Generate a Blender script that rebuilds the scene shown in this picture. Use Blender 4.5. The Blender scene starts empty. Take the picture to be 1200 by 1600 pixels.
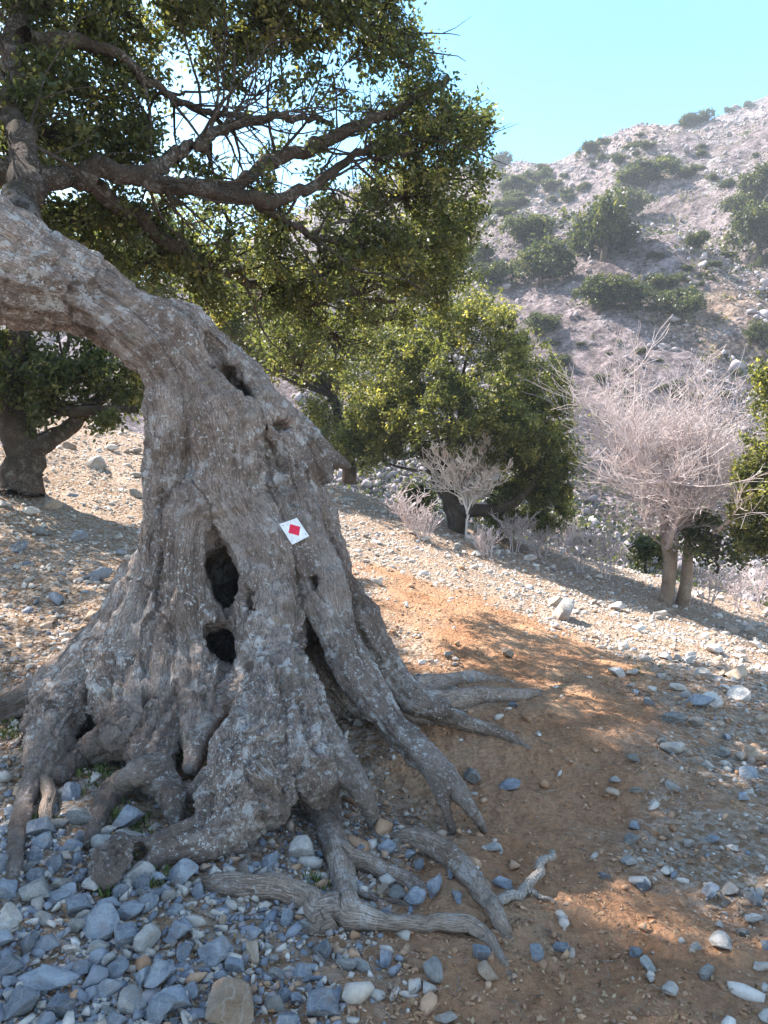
import bpy, math, random
import numpy as np
from mathutils import Vector
from mathutils.bvhtree import BVHTree
R = math.radians
random.seed(7); rng = np.random.default_rng(7)
scene = bpy.context.scene
COL = scene.collection

# ------------------------------------------------------------------ camera, sky, sun, exposure
PITCH = R(7.0); F = 1232.0; CAMZ = 1.6
cam = bpy.data.cameras.new('camera'); camo = bpy.data.objects.new('camera', cam); COL.objects.link(camo)
cam.sensor_fit = 'VERTICAL'; cam.sensor_height = 24; cam.lens = 24*F/1600
cam.clip_start = 0.05; cam.clip_end = 5000
camo.location = (0, 0, CAMZ); camo.rotation_euler = (R(90)-PITCH, 0, 0)
scene.camera = camo
SUN_AZ = R(-55); SUN_EL = R(46)            # azimuth from +Y, negative = to the left
world = bpy.data.worlds.new('World'); scene.world = world; world.use_nodes = True
nt = world.node_tree; nt.nodes.clear()
out = nt.nodes.new('ShaderNodeOutputWorld'); bg = nt.nodes.new('ShaderNodeBackground')
sky = nt.nodes.new('ShaderNodeTexSky'); sky.sky_type = 'NISHITA'; sky.sun_disc = False
sky.sun_elevation = SUN_EL; sky.sun_rotation = SUN_AZ; sky.altitude = 600
sky.air_density = 1.0; sky.dust_density = 0.05; sky.ozone_density = 1.0
bg.inputs[1].default_value = 0.15
tn = nt.nodes.new('ShaderNodeMix'); tn.data_type = 'RGBA'; tn.blend_type = 'MULTIPLY'; tn.inputs[0].default_value = 1; tn.inputs[7].default_value = (.82, .96, .93, 1)
wc = nt.nodes.new('ShaderNodeTexCoord'); dt = nt.nodes.new('ShaderNodeVectorMath'); dt.operation = 'DOT_PRODUCT'
dt.inputs[1].default_value = Vector((math.sin(R(32)), math.cos(R(32)), .30)).normalized()
mr = nt.nodes.new('ShaderNodeMapRange'); mr.interpolation_type = 'SMOOTHSTEP'; mr.inputs[1].default_value = math.cos(R(58)); mr.inputs[2].default_value = math.cos(R(14))
cm = nt.nodes.new('ShaderNodeMix'); cm.data_type = 'RGBA'; cm.inputs[6].default_value = (.93, .96, .85, 1); cm.inputs[7].default_value = (.25, .68, .82, 1)
nt.links.new(wc.outputs['Generated'], dt.inputs[0]); nt.links.new(dt.outputs['Value'], mr.inputs[0]); nt.links.new(mr.outputs[0], cm.inputs[0]); nt.links.new(cm.outputs[2], tn.inputs[7])
nt.links.new(sky.outputs[0], tn.inputs[6]); nt.links.new(tn.outputs[2], bg.inputs[0]); nt.links.new(bg.outputs[0], out.inputs[0])
sl = bpy.data.lights.new('sun', 'SUN'); sl.energy = 5.0; sl.angle = R(0.5); sl.color = (1.0, 0.93, 0.84)
so = bpy.data.objects.new('sun', sl); COL.objects.link(so)
SDIR = Vector((math.sin(SUN_AZ)*math.cos(SUN_EL), math.cos(SUN_AZ)*math.cos(SUN_EL), math.sin(SUN_EL)))
so.rotation_euler = SDIR.to_track_quat('Z', 'Y').to_euler(); so.location = (0, 0, 20)
scene.view_settings.view_transform = 'Standard'; scene.view_settings.look = 'None'
scene.view_settings.gamma = 1; scene.view_settings.exposure = 2.0

# ------------------------------------------------------------------ helpers
def ss(a, b, x):
    t = np.clip((np.asarray(x, float)-a)/(b-a), 0, 1); return t*t*(3-2*t)
def _h(i, j, k, s):
    n = (i*374761393 + j*668265263 + k*2147483647 + s*974634777) & 0xFFFFFFFF
    n = ((n ^ (n >> 13))*1274126177) & 0xFFFFFFFF
    n = ((n ^ (n >> 16))*2246822519) & 0xFFFFFFFF
    return ((n ^ (n >> 15)) & 0xFFFFFF)/float(0xFFFFFF)
def vnoise(x, y, z=0.0, s=0):
    x = np.asarray(x, float); y = np.asarray(y, float)+0*x; z = np.asarray(z, float)+0*x
    i = np.floor(x).astype(np.int64); j = np.floor(y).astype(np.int64); k = np.floor(z).astype(np.int64)
    u = x-i; v = y-j; w = z-k
    u = u*u*(3-2*u); v = v*v*(3-2*v); w = w*w*(3-2*w)
    r = 0
    for a in (0, 1):
        for b in (0, 1):
            for c in (0, 1):
                r = r + _h(i+a, j+b, k+c, s)*(u if a else 1-u)*(v if b else 1-v)*(w if c else 1-w)
    return r*2-1
def fbm(x, y, z=0.0, o=4, s=0, g=0.5):
    r = 0; A = 1; f = 1
    for q in range(o):
        r = r + A*vnoise(np.asarray(x)*f+q*17.3, np.asarray(y)*f+q*5.7, np.asarray(z)*f, s+q); A *= g; f *= 2.03
    return r

def mesh_np(name, V, Fc, mat, parent=None, smooth=False, attrs=None, matrix=None):
    """V (N,3); Fc list of (M,k) index arrays"""
    me = bpy.data.meshes.new(name)
    V = np.asarray(V, np.float32)
    if not isinstance(Fc, (list, tuple)): Fc = [Fc]
    Fc = [np.asarray(f, np.int32) for f in Fc if len(f)]
    nl = sum(f.size for f in Fc); nf = sum(len(f) for f in Fc)
    me.vertices.add(len(V)); me.vertices.foreach_set('co', V.ravel())
    me.loops.add(nl); me.loops.foreach_set('vertex_index', np.concatenate([f.ravel() for f in Fc]))
    tot = np.concatenate([np.full(len(f), f.shape[1], np.int32) for f in Fc])
    st = np.concatenate([[0], np.cumsum(tot)[:-1]]).astype(np.int32)
    me.polygons.add(nf); me.polygons.foreach_set('loop_start', st); me.polygons.foreach_set('loop_total', tot)
    if smooth: me.polygons.foreach_set('use_smooth', np.ones(nf, bool))
    for k, (dom, typ, arr) in (attrs or {}).items():
        a = me.attributes.new(k, typ, dom)
        arr = np.asarray(arr, np.float32)
        a.data.foreach_set('vector' if typ == 'FLOAT_VECTOR' else 'value', arr.ravel())
    me.update(calc_edges=True)
    if isinstance(mat, (list, tuple)):
        for m in mat: me.materials.append(m)
    elif mat: me.materials.append(mat)
    o = bpy.data.objects.new(name, me); COL.objects.link(o)
    if parent: o.parent = parent
    return o
def tag(o, label=None, cat=None, group=None, kind=None):
    if label: o['label'] = label
    if cat: o['category'] = cat
    if group: o['group'] = group
    if kind: o['kind'] = kind
    return o
def empty(name, loc, rz=0):
    o = bpy.data.objects.new(name, None); COL.objects.link(o); o.location = loc
    o.rotation_euler = (0, 0, rz); o.empty_display_size = 0.2; return o
def copy_tree(o, parent=None):
    c = o.copy(); COL.objects.link(c); c.parent = parent
    for ch in list(o.children): copy_tree(ch, c)
    return c

class Tubes:
    """tapered tubes merged in one mesh"""
    def __init__(s): s.V = []; s.F = []; s.n = 0
    def add(s, pts, rad, sides=5, wob=0.0):
        P_ = np.asarray(pts, float); n = len(P_); rad = np.asarray(rad, float)
        T = np.gradient(P_, axis=0); T /= (np.linalg.norm(T, axis=1)[:, None]+1e-9)
        ref = np.array([0, 0, 1.0]) if abs(T[0][2]) < 0.9 else np.array([1.0, 0, 0])
        U = np.cross(T, ref); U /= (np.linalg.norm(U, axis=1)[:, None]+1e-9); W = np.cross(T, U)
        a = np.linspace(0, 2*np.pi, sides, endpoint=False)
        rr = rad[:, None]*(1+(wob*rng.standard_normal((n, sides)) if wob else 0))
        V = P_[:, None]+rr[..., None]*(np.cos(a)[None, :, None]*U[:, None]+np.sin(a)[None, :, None]*W[:, None])
        s.V.append(V.reshape(-1, 3))
        i = np.arange(n-1)[:, None]*sides; j = np.arange(sides)[None]; k = (j+1) % sides
        s.F.append((np.stack([i+j, i+k, i+k+sides, i+j+sides], -1).reshape(-1, 4))+s.n)
        s.n += n*sides
    def build(s, name, mat, parent=None, origin=None, smooth=True):
        V = np.concatenate(s.V)
        if origin is not None: V = V-np.asarray(origin)
        return mesh_np(name, V, [np.concatenate(s.F)], mat, parent, smooth)

def crom(P_, k=5):
    P_ = np.asarray(P_, float)
    if len(P_) < 3: 
        t = np.linspace(0, 1, k+1)[:, None]; return P_[0]*(1-t)+P_[-1]*t
    Q = np.vstack([2*P_[0]-P_[1], P_, 2*P_[-1]-P_[-2]]); outp = []
    for i in range(1, len(Q)-2):
        p0, p1, p2, p3 = Q[i-1:i+3]
        for t in np.arange(k)/k:
            outp.append(0.5*((2*p1)+(p2-p0)*t+(2*p0-5*p1+4*p2-p3)*t*t+(3*p1-p0-3*p2+p3)*t**3))
    outp.append(P_[-1]); return np.array(outp)

# ------------------------------------------------------------------ terrain
prof_y = np.array([-400, -60, 10, 22, 30, 38, 60, 80, 120, 160, 205, 232, 300, 600])
prof_z = np.array([-20, -8, -5, -5.6, -3.8, -0.9, 9.5, 19.5, 35, 50, 67.5, 71, 50, 10])
def terrain_base(x, y):
    x = np.asarray(x, float); y = np.asarray(y, float)
    g = .30+.70*ss(2, 12, y)
    zn = -0.27*g*(x+.9)
    zn = np.where(zn > 6, 6+(zn-6)*.6, zn)
    zn = np.maximum(zn, -5.5+0.02*zn)
    zn = np.minimum(zn, 22)
    zm = np.interp(y, prof_y, prof_z)
    tilt = 1.0
    wob = ss(25, 90, y)*(fbm(x/38., y/38., 0, 3, 11)*4.2*(1-.75*ss(150, 205, y)) + fbm(x/11., y/11., 0, 3, 15)*1.2*(1-.6*ss(150, 205, y)))
    side = np.interp(x*205/np.maximum(y, 60), [-70, 0, 23, 42, 53, 67, 80, 88, 100, 150], [.45, .90, .93, .95, 1.0, 1.05, 1.09, 1.15, 1.22, 1.34])
    zm = np.where(zm > 0, zm*tilt*side, zm)+wob*(.5+.5*ss(60, 140, y))
    zm = zm+ss(34, 60, y)*(1-ss(150, 200, y))*(np.abs(fbm((x+.25*y)/17., y/55., 0, 3, 19))*5.5-1.6)
    b = ss(16.5, 31, y+.12*x)
    return zn*(1-b)+zm*b
def terrain(x, y):
    x = np.asarray(x, float); y = np.asarray(y, float)
    near = 1-ss(20, 40, np.hypot(x, y))
    return terrain_base(x, y)+near*(fbm(x*.9, y*.9, 0, 3, 3)*.05+fbm(x*5, y*5, 0, 3, 5)*.014+fbm(x*19, y*19, 0, 3, 6)*.0085)+(1-near)*fbm(x/2.6, y/2.6, 0, 3, 8)*.45
def ray(px, py):
    v = -(py-800)/F
    return np.array([(px-600)/F, math.cos(PITCH)+v*math.sin(PITCH), -math.sin(PITCH)+v*math.cos(PITCH)])
def P(px, py, Y):
    d = ray(px, py); return np.array([0, 0, CAMZ])+d*(Y/d[1])
_ts = np.concatenate([np.linspace(1.2, 20, 1500), np.geomspace(20.05, 500, 2500)])
def G(px, py, lift=0.0, tmin=0):
    d = ray(px, py); pts = _ts[:, None]*d[None]+np.array([0, 0, CAMZ])
    below = (pts[:, 2] < terrain(pts[:, 0], pts[:, 1])+lift) & (_ts > tmin)
    i = int(np.argmax(below)) if below.any() else len(_ts)-1
    return pts[i]
def toworld(pts):   # list of (px,py,Y,rpx) -> xyz, r
    out_ = []
    for a, b, c, r in pts:
        if c == 'g': c = G(a, b+.55*r)[1]
        out_.append(np.append(P(a, b, c), r*c/F))
    return np.array(out_)
def proj(p):
    p = np.asarray(p, float)-np.array([0, 0, CAMZ])
    yc = p[..., 1]*math.sin(PITCH)+p[..., 2]*math.cos(PITCH); zc = p[..., 1]*math.cos(PITCH)-p[..., 2]*math.sin(PITCH)
    return 600+F*p[..., 0]/zc, 800-F*yc/zc

# ------------------------------------------------------------------ materials
def mat(name):
    m = bpy.data.materials.new(name); m.use_nodes = True; n = m.node_tree.nodes; n.clear()
    return m, n, m.node_tree.links
def N(n, t, **k):
    o = n.new('ShaderNode'+t)
    for a, b in k.items():
        if a in ('inp',):
            for q, v in b.items(): o.inputs[q].default_value = v
        else: setattr(o, a, b)
    return o
def noise(n, l, vec, scale, detail=6, rough=.55, dist=0):
    t = N(n, 'TexNoise', inp={'Scale': scale, 'Detail': detail, 'Roughness': rough, 'Distortion': dist})
    if vec is not None: l.new(vec, t.inputs['Vector'])
    return t.outputs['Fac']
def ramp(n, l, fac, stops):
    r = N(n, 'ValToRGB'); e = r.color_ramp.elements
    while len(e) < len(stops): e.new(0.5)
    for q, (p, c) in zip(e, stops): q.position = p; q.color = (*c, 1) if len(c) == 3 else c
    l.new(fac, r.inputs[0]); return r.outputs[0]
def mix(n, l, fac, a, b, mode='MIX'):
    m = N(n, 'Mix', data_type='RGBA', blend_type=mode)
    for sock, v in ((m.inputs[0], fac), (m.inputs[6], a), (m.inputs[7], b)):
        if isinstance(v, (int, float)): sock.default_value = v
        elif isinstance(v, tuple): sock.default_value = (*v, 1)
        else: l.new(v, sock)
    return m.outputs[2]
def mth(n, l, op, a, b=0.0, clamp=False):
    m = N(n, 'Math', operation=op, use_clamp=clamp)
    for s_, v in ((m.inputs[0], a), (m.inputs[1], b)):
        if isinstance(v, (int, float)): s_.default_value = v
        else: l.new(v, s_)
    return m.outputs[0]
def finish(m, n, l, color, rough=.85, bump=None, bstr=.5, bdist=.01, transl=None, spec=.25):
    p = N(n, 'BsdfPrincipled'); p.inputs['Roughness'].default_value = rough
    p.inputs['Specular IOR Level'].default_value = spec
    if isinstance(color, tuple): p.inputs['Base Color'].default_value = (*color, 1)
    else: l.new(color, p.inputs['Base Color'])
    if bump is not None:
        b = N(n, 'Bump', inp={'Strength': bstr, 'Distance': bdist}); l.new(bump, b.inputs['Height']); l.new(b.outputs[0], p.inputs['Normal'])
    o = N(n, 'OutputMaterial')
    if transl is not None:
        t = N(n, 'BsdfTranslucent'); l.new(transl, t.inputs[0])
        x = N(n, 'MixShader', inp={0: .42}); l.new(p.outputs[0], x.inputs[1]); l.new(t.outputs[0], x.inputs[2]); l.new(x.outputs[0], o.inputs[0])
    else: l.new(p.outputs[0], o.inputs[0])
    return m

def m_bark(name, c0, c1, lichen=0.5, attr=True, sc=1.0):
    m, n, l = mat(name)
    tc = N(n, 'TexCoord').outputs['Object']
    if attr: av = N(n, 'Attribute', attribute_name='bark').outputs['Vector']
    else: av = tc
    mp = N(n, 'Mapping', inp={'Scale': (1, 1, .16) if attr else (1, 1, .35)}); l.new(av, mp.inputs[0])
    fib = noise(n, l, mp.outputs[0], 95*sc, 7, .7, .25)
    fine = noise(n, l, tc, 95*sc, 5, .7)
    big = noise(n, l, tc, 3.2*sc, 5, .6, .4)
    vo = N(n, 'TexVoronoi', feature='DISTANCE_TO_EDGE', inp={'Scale': 95*sc}); l.new(mp.outputs[0], vo.inputs['Vector'])
    crk = ramp(n, l, vo.outputs['Distance'], [(0, (0, 0, 0)), (.12, (1, 1, 1))])
    base = ramp(n, l, big, [(.30, c0), (.52, tuple(.5*(a+b) for a, b in zip(c0, c1))), (.72, c1)])
    base = mix(n, l, mth(n, l, 'MULTIPLY', ramp(n, l, noise(n, l, tc, 2.7*sc, 3, .5), [(.38, (.25, .25, .25)), (.62, (1, 1, 1))]), .85), base, ramp(n, l, fib, [(.33, (.35, .33, .31)), (.5, (.85, .84, .83)), (.66, (1.35, 1.33, 1.32))]), 'MULTIPLY')
    base = mix(n, l, .45, base, crk, 'MULTIPLY')
    base = mix(n, l, .5, base, ramp(n, l, fine, [(.3, (.5, .5, .5)), (.7, (1.3, 1.3, 1.3))]), 'MULTIPLY')
    ln = noise(n, l, tc, 60*sc, 2, .6, 0); lz = noise(n, l, tc, 2.4*sc, 3, .6)
    lm = mth(n, l, 'MULTIPLY', ramp(n, l, ln, [(.60, (0, 0, 0)), (.64, (1, 1, 1))]), ramp(n, l, lz, [(.40, (0, 0, 0)), (.60, (1, 1, 1))]))
    base = mix(n, l, mth(n, l, 'MULTIPLY', lm, lichen), base, (.66, .65, .64))
    l2 = noise(n, l, tc, 13*sc, 7, .78, .2)
    base = mix(n, l, mth(n, l, 'MULTIPLY', mth(n, l, 'MULTIPLY', ramp(n, l, l2, [(.53, (0, 0, 0)), (.57, (1, 1, 1))]), ramp(n, l, noise(n, l, tc, 1.6*sc, 3, .6), [(.42, (0, 0, 0)), (.58, (1, 1, 1))])), lichen*.8), base, (.58, .56, .55))
    base = mix(n, l, mth(n, l, 'MULTIPLY', ramp(n, l, noise(n, l, tc, 5*sc, 7, .75), [(.54, (0, 0, 0)), (.64, (1, 1, 1))]), .6), base, (.13, .09, .075))
    mo = noise(n, l, tc, 7*sc, 5, .7)
    base = mix(n, l, mth(n, l, 'MULTIPLY', ramp(n, l, mo, [(.55, (0, 0, 0)), (.75, (1, 1, 1))]), .35), base, (.13, .12, .06))
    bh = mth(n, l, 'ADD', mth(n, l, 'MULTIPLY', fib, 1.0), mth(n, l, 'ADD', mth(n, l, 'MULTIPLY', crk, .25), mth(n, l, 'MULTIPLY', fine, .45)))
    bh = mth(n, l, 'ADD', bh, mth(n, l, 'MULTIPLY', lm, .12))
    return finish(m, n, l, base, .92, bh, .9, .014/sc, spec=.15)
def m_leaf(name, stops, tr=(.30, .36, .05), rough=.45):
    m, n, l = mat(name)
    a = N(n, 'Attribute', attribute_name='tint').outputs['Fac']
    c = ramp(n, l, a, stops)
    t = mix(n, l, 1.0, c, tuple(3.2*v for v in (1.0, 1.0, .5)), 'MULTIPLY')
    return finish(m, n, l, c, rough, transl=t, spec=.35)
def m_stone(name, c0, c1, sc=1.0, stain=(.30, .20, .13)):
    m, n, l = mat(name)
    oi = N(n, 'ObjectInfo').outputs['Random']
    tc = N(n, 'TexCoord').outputs['Object']
    off = N(n, 'VectorMath', operation='ADD'); l.new(tc, off.inputs[0]); cb = N(n, 'CombineXYZ'); l.new(mth(n, l, 'MULTIPLY', oi, 37.), cb.inputs[0]); l.new(cb.outputs[0], off.inputs[1]); v = off.outputs[0]
    a = noise(n, l, v, 3*sc, 8, .65, .4); b = noise(n, l, v, 22*sc, 5, .7)
    c = ramp(n, l, a, [(.32, c0), (.66, c1)])
    c = mix(n, l, .55, c, ramp(n, l, b, [(.3, (.62, .62, .64)), (.7, (1.25, 1.25, 1.23))]), 'MULTIPLY')
    c = mix(n, l, mth(n, l, 'MULTIPLY', ramp(n, l, noise(n, l, v, 1.7*sc, 4, .6), [(.52, (0, 0, 0)), (.72, (1, 1, 1))]), .55), c, stain)
    br = mth(n, l, 'ADD', mth(n, l, 'MULTIPLY', oi, .7), .62)
    cbb = N(n, 'CombineColor'); [l.new(br, cbb.inputs[q]) for q in range(3)]
    c = mix(n, l, 1.0, c, cbb.outputs[0], 'MULTIPLY')
    vn = N(n, 'TexWave', inp={'Scale': 1.3*sc, 'Distortion': 9, 'Detail': 4, 'Detail Scale': 1.5}); l.new(v, vn.inputs['Vector'])
    c = mix(n, l, mth(n, l, 'MULTIPLY', ramp(n, l, vn.outputs['Fac'], [(.93, (0, 0, 0)), (1, (1, 1, 1))]), .4), c, (.5, .49, .46))
    return finish(m, n, l, c, .88, mth(n, l, 'ADD', a, mth(n, l, 'MULTIPLY', b, .5)), .8, .05, spec=.2)
def m_scatter(name, stops, rough=.9, spec=.15):
    m, n, l = mat(name)
    a = N(n, 'Attribute', attribute_name='tint').outputs['Fac']
    c = ramp(n, l, a, stops)
    geo = N(n, 'NewGeometry').outputs['Position']
    c = mix(n, l, .5, c, ramp(n, l, noise(n, l, geo, 45, 4, .7), [(.3, (.6, .6, .6)), (.7, (1.3, 1.3, 1.3))]), 'MULTIPLY')
    return finish(m, n, l, c, rough, spec=spec)
def m_ground():
    m, n, l = mat('soil_and_rubble')
    pos = N(n, 'NewGeometry').outputs['Position']
    soil = N(n, 'Attribute', attribute_name='soil').outputs['Fac']
    far = N(n, 'Attribute', attribute_name='far').outputs['Fac']
    a = noise(n, l, pos, 2.2, 8, .65); b = noise(n, l, pos, 30, 6, .7); c_ = noise(n, l, pos, 140, 3, .6)
    cs = ramp(n, l, a, [(.3, (.36, .18, .095)), (.5, (.45, .25, .145)), (.72, (.50, .33, .215))])
    cs = mix(n, l, .6, cs, ramp(n, l, b, [(.3, (.55, .52, .5)), (.7, (1.3, 1.3, 1.28))]), 'MULTIPLY')
    cg = ramp(n, l, a, [(.3, (.33, .18, .10)), (.7, (.46, .33, .23))])
    vo = N(n, 'TexVoronoi', feature='F1', inp={'Scale': 38, 'Randomness': 1}); l.new(pos, vo.inputs['Vector'])
    cell = N(n, 'SeparateColor'); l.new(vo.outputs['Color'], cell.inputs[0])
    pe = ramp(n, l, cell.outputs[0], [(.2, (.24, .15, .09)), (.5, (.40, .31, .24)), (.95, (.58, .54, .50))])
    cg = mix(n, l, .55, cg, pe)
    cg = mix(n, l, .6, cg, ramp(n, l, b, [(.3, (.5, .5, .5)), (.7, (1.3, 1.3, 1.3))]), 'MULTIPLY')
    near = mix(n, l, soil, cg, cs)
    # far hillside: pinkish grey limestone with brown earth and pale outcrops
    f1 = noise(n, l, pos, .06, 7, .62); f2 = noise(n, l, pos, 1.1, 8, .75); f3 = noise(n, l, pos, .2, 8, .78)
    cf = ramp(n, l, f1, [(.35, (.215, .165, .16)), (.55, (.29, .235, .235)), (.7, (.36, .245, .16))])
    cf = mix(n, l, .9, cf, ramp(n, l, f2, [(.36, (.25, .25, .27)), (.5, (.85, .85, .87)), (.62, (1.6, 1.6, 1.62))]), 'MULTIPLY')
    f5 = noise(n, l, pos, 4.5, 6, .8)
    cf = mix(n, l, .8, cf, ramp(n, l, f5, [(.40, (.45, .45, .46)), (.5, (.95, .95, .95)), (.6, (1.45, 1.45, 1.45))]), 'MULTIPLY')
    cf = mix(n, l, ramp(n, l, f3, [(.56, (0, 0, 0)), (.66, (.75, .75, .75))]), cf, mix(n, l, .9, (.42, .41, .42), ramp(n, l, f2, [(.4, (.35, .35, .36)), (.6, (1.3, 1.3, 1.3))]), 'MULTIPLY'))
    f4 = noise(n, l, pos, .5, 6, .8)
    cf = mix(n, l, ramp(n, l, f4, [(.60, (0, 0, 0)), (.66, (.8, .8, .8))]), cf, (.10, .10, .06))
    col = mix(n, l, far, near, cf)
    bn = mth(n, l, 'ADD', b, mth(n, l, 'MULTIPLY', c_, .4)); bn = mth(n, l, 'ADD', bn, mth(n, l, 'MULTIPLY', vo.outputs['Distance'], -.7))
    p = N(n, 'BsdfPrincipled', inp={'Roughness': .95, 'Specular IOR Level': .1}); l.new(col, p.inputs['Base Color'])
    b1 = N(n, 'Bump', inp={'Strength': 1.0, 'Distance': .035}); l.new(bn, b1.inputs['Height'])
    b2 = N(n, 'Bump', inp={'Strength': .9, 'Distance': .8}); l.new(mth(n, l, 'MULTIPLY', mth(n, l, 'ADD', f2, f3), far), b2.inputs['Height']); l.new(b1.outputs[0], b2.inputs['Normal'])
    l.new(b2.outputs[0], p.inputs['Normal'])
    o = N(n, 'OutputMaterial'); l.new(p.outputs[0], o.inputs[0]); return m
def m_plain(name, c, rough=.5, var=.1, sc=30):
    m, n, l = mat(name); tc = N(n, 'TexCoord').outputs['Object']
    v = ramp(n, l, noise(n, l, tc, sc, 5, .7), [(.3, (1-var*2,)*3), (.7, (1+var,)*3)])
    return finish(m, n, l, mix(n, l, 1.0, c, v, 'MULTIPLY'), rough)

M = {}
M['bark'] = m_bark('grey_brown_bark', (.20, .145, .118), (.50, .405, .355), .85)
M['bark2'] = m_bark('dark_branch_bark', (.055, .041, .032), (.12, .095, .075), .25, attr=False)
M['root'] = m_bark('weathered_root_bark', (.26, .185, .14), (.50, .40, .335), .5)
M['inner'] = m_plain('rotten_wood', (.03, .022, .016), .95, .4)
M['leaf'] = m_leaf('oak_leaf', [(0, (.030, .038, .018)), (.45, (.055, .066, .030)), (.8, (.105, .110, .045)), (1, (.22, .19, .08))])
M['leaf_y'] = m_leaf('yellow_green_leaf', [(0, (.026, .033, .014)), (.45, (.062, .070, .025)), (.75, (.12, .12, .042)), (1, (.24, .215, .08))])  # the leaf's own yellow-green, varied at random
M['leaf_far'] = m_leaf('hillside_leaf', [(0, (.014, .021, .011)), (.5, (.030, .038, .016)), (1, (.085, .082, .032))])
M['pale'] = m_plain('pale_twig_bark', (.58, .49, .475), .9, .12, 9)
M['pale2'] = m_plain('whitened_twig_bark', (.80, .72, .68), .9, .08, 9)
M['blue'] = m_stone('blue_grey_limestone', (.22, .25, .31), (.45, .48, .53))
M['grey'] = m_stone('grey_limestone', (.30, .285, .27), (.52, .50, .48))
M['white'] = m_stone('pale_limestone', (.48, .43, .39), (.72, .66, .61))
M['tan'] = m_stone('tan_limestone', (.42, .29, .20), (.62, .49, .38))
M['gravel'] = m_scatter('mixed_gravel', [(0, (.15, .165, .20)), (.15, (.27, .28, .31)), (.27, (.30, .17, .10)), (.45, (.44, .28, .18)), (.6, (.36, .33, .30)), (.85, (.52, .46, .41)), (1, (.66, .61, .56))])
M['dead'] = m_bark('bleached_dead_wood', (.42, .36, .32), (.62, .56, .51), .1, attr=False)
M['rubble'] = m_scatter('hill_rubble', [(0, (.13, .11, .11)), (.5, (.25, .215, .22)), (.8, (.34, .305, .315)), (1, (.48, .45, .46))])
M['tanbark'] = m_bark('tan_bark', (.34, .24, .17), (.56, .44, .35), .2, attr=False)
M['litter'] = m_scatter('dry_leaf', [(0, (.10, .06, .035)), (.5, (.23, .145, .08)), (1, (.42, .31, .19))])
M['grass'] = m_scatter('green_weed', [(0, (.05, .08, .02)), (1, (.16, .20, .06))])
M['ground'] = m_ground()

# ------------------------------------------------------------------ ground sheet
path_px = [(850, 1640, 360), (840, 1500, 290), (835, 1380, 250), (830, 1280, 230), (840, 1180, 220), (850, 1090, 180), (820, 1010, 190), (700, 940, 130), (620, 900, 80)]
path_w = np.array([np.append(G(a, b)[:2], w*G(a, b)[1]/F) for a, b, w in path_px])
path_w = crom(path_w, 6)
def soilmask(x, y):
    x = np.asarray(x, float); y = np.asarray(y, float); d = np.full(x.shape, 9.0)
    for a, b in zip(path_w[:-1], path_w[1:]):
        v = b[:2]-a[:2]; t = np.clip(((x-a[0])*v[0]+(y-a[1])*v[1])/(v@v+1e-9), 0, 1)
        dd = np.hypot(x-a[0]-t*v[0], y-a[1]-t*v[1])/(a[2]+(b[2]-a[2])*t+1e-6); d = np.minimum(d, dd)
    w = fbm(x*1.7, y*1.7, 0, 4, 21)*.45
    return 1-ss(.6, 1.5, d+w)
def make_ground():
    rad = np.concatenate([np.linspace(.0, 1.2, 8)[:-1], np.geomspace(1.2, 30, 560), np.geomspace(30, 330, 420)[1:], np.geomspace(330, 700, 14)[1:]])
    an = np.concatenate([np.linspace(-180, -38, 120)[:-1], np.linspace(-38, 38, 820), np.linspace(38, 180, 120)[1:]])
    an = R(1)*an
    Rr, A = np.meshgrid(rad, an, indexing='ij'); X = Rr*np.sin(A); Y = Rr*np.cos(A)
    Z = terrain(X, Y)
    fade = 1-ss(330, 690, Rr); Z = Z*fade-15*(1-fade)
    nr, na = X.shape
    V = np.stack([X, Y, Z], -1).reshape(-1, 3)
    i = np.arange(nr-1)[:, None]*na; j = np.arange(na-1)[None]
    Fq = np.stack([i+j, i+na+j, i+na+j+1, i+j+1], -1).reshape(-1, 4)[:, ::-1]
    dist = Rr.ravel()
    o = mesh_np('ground', V, [Fq], M['ground'], smooth=True, attrs={
        'soil': ('POINT', 'FLOAT', soilmask(V[:, 0], V[:, 1])), 'far': ('POINT', 'FLOAT', ss(19, 30, V[:, 1]+.1*V[:, 0]))})
    tag(o, kind='structure')
make_ground()

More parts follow.
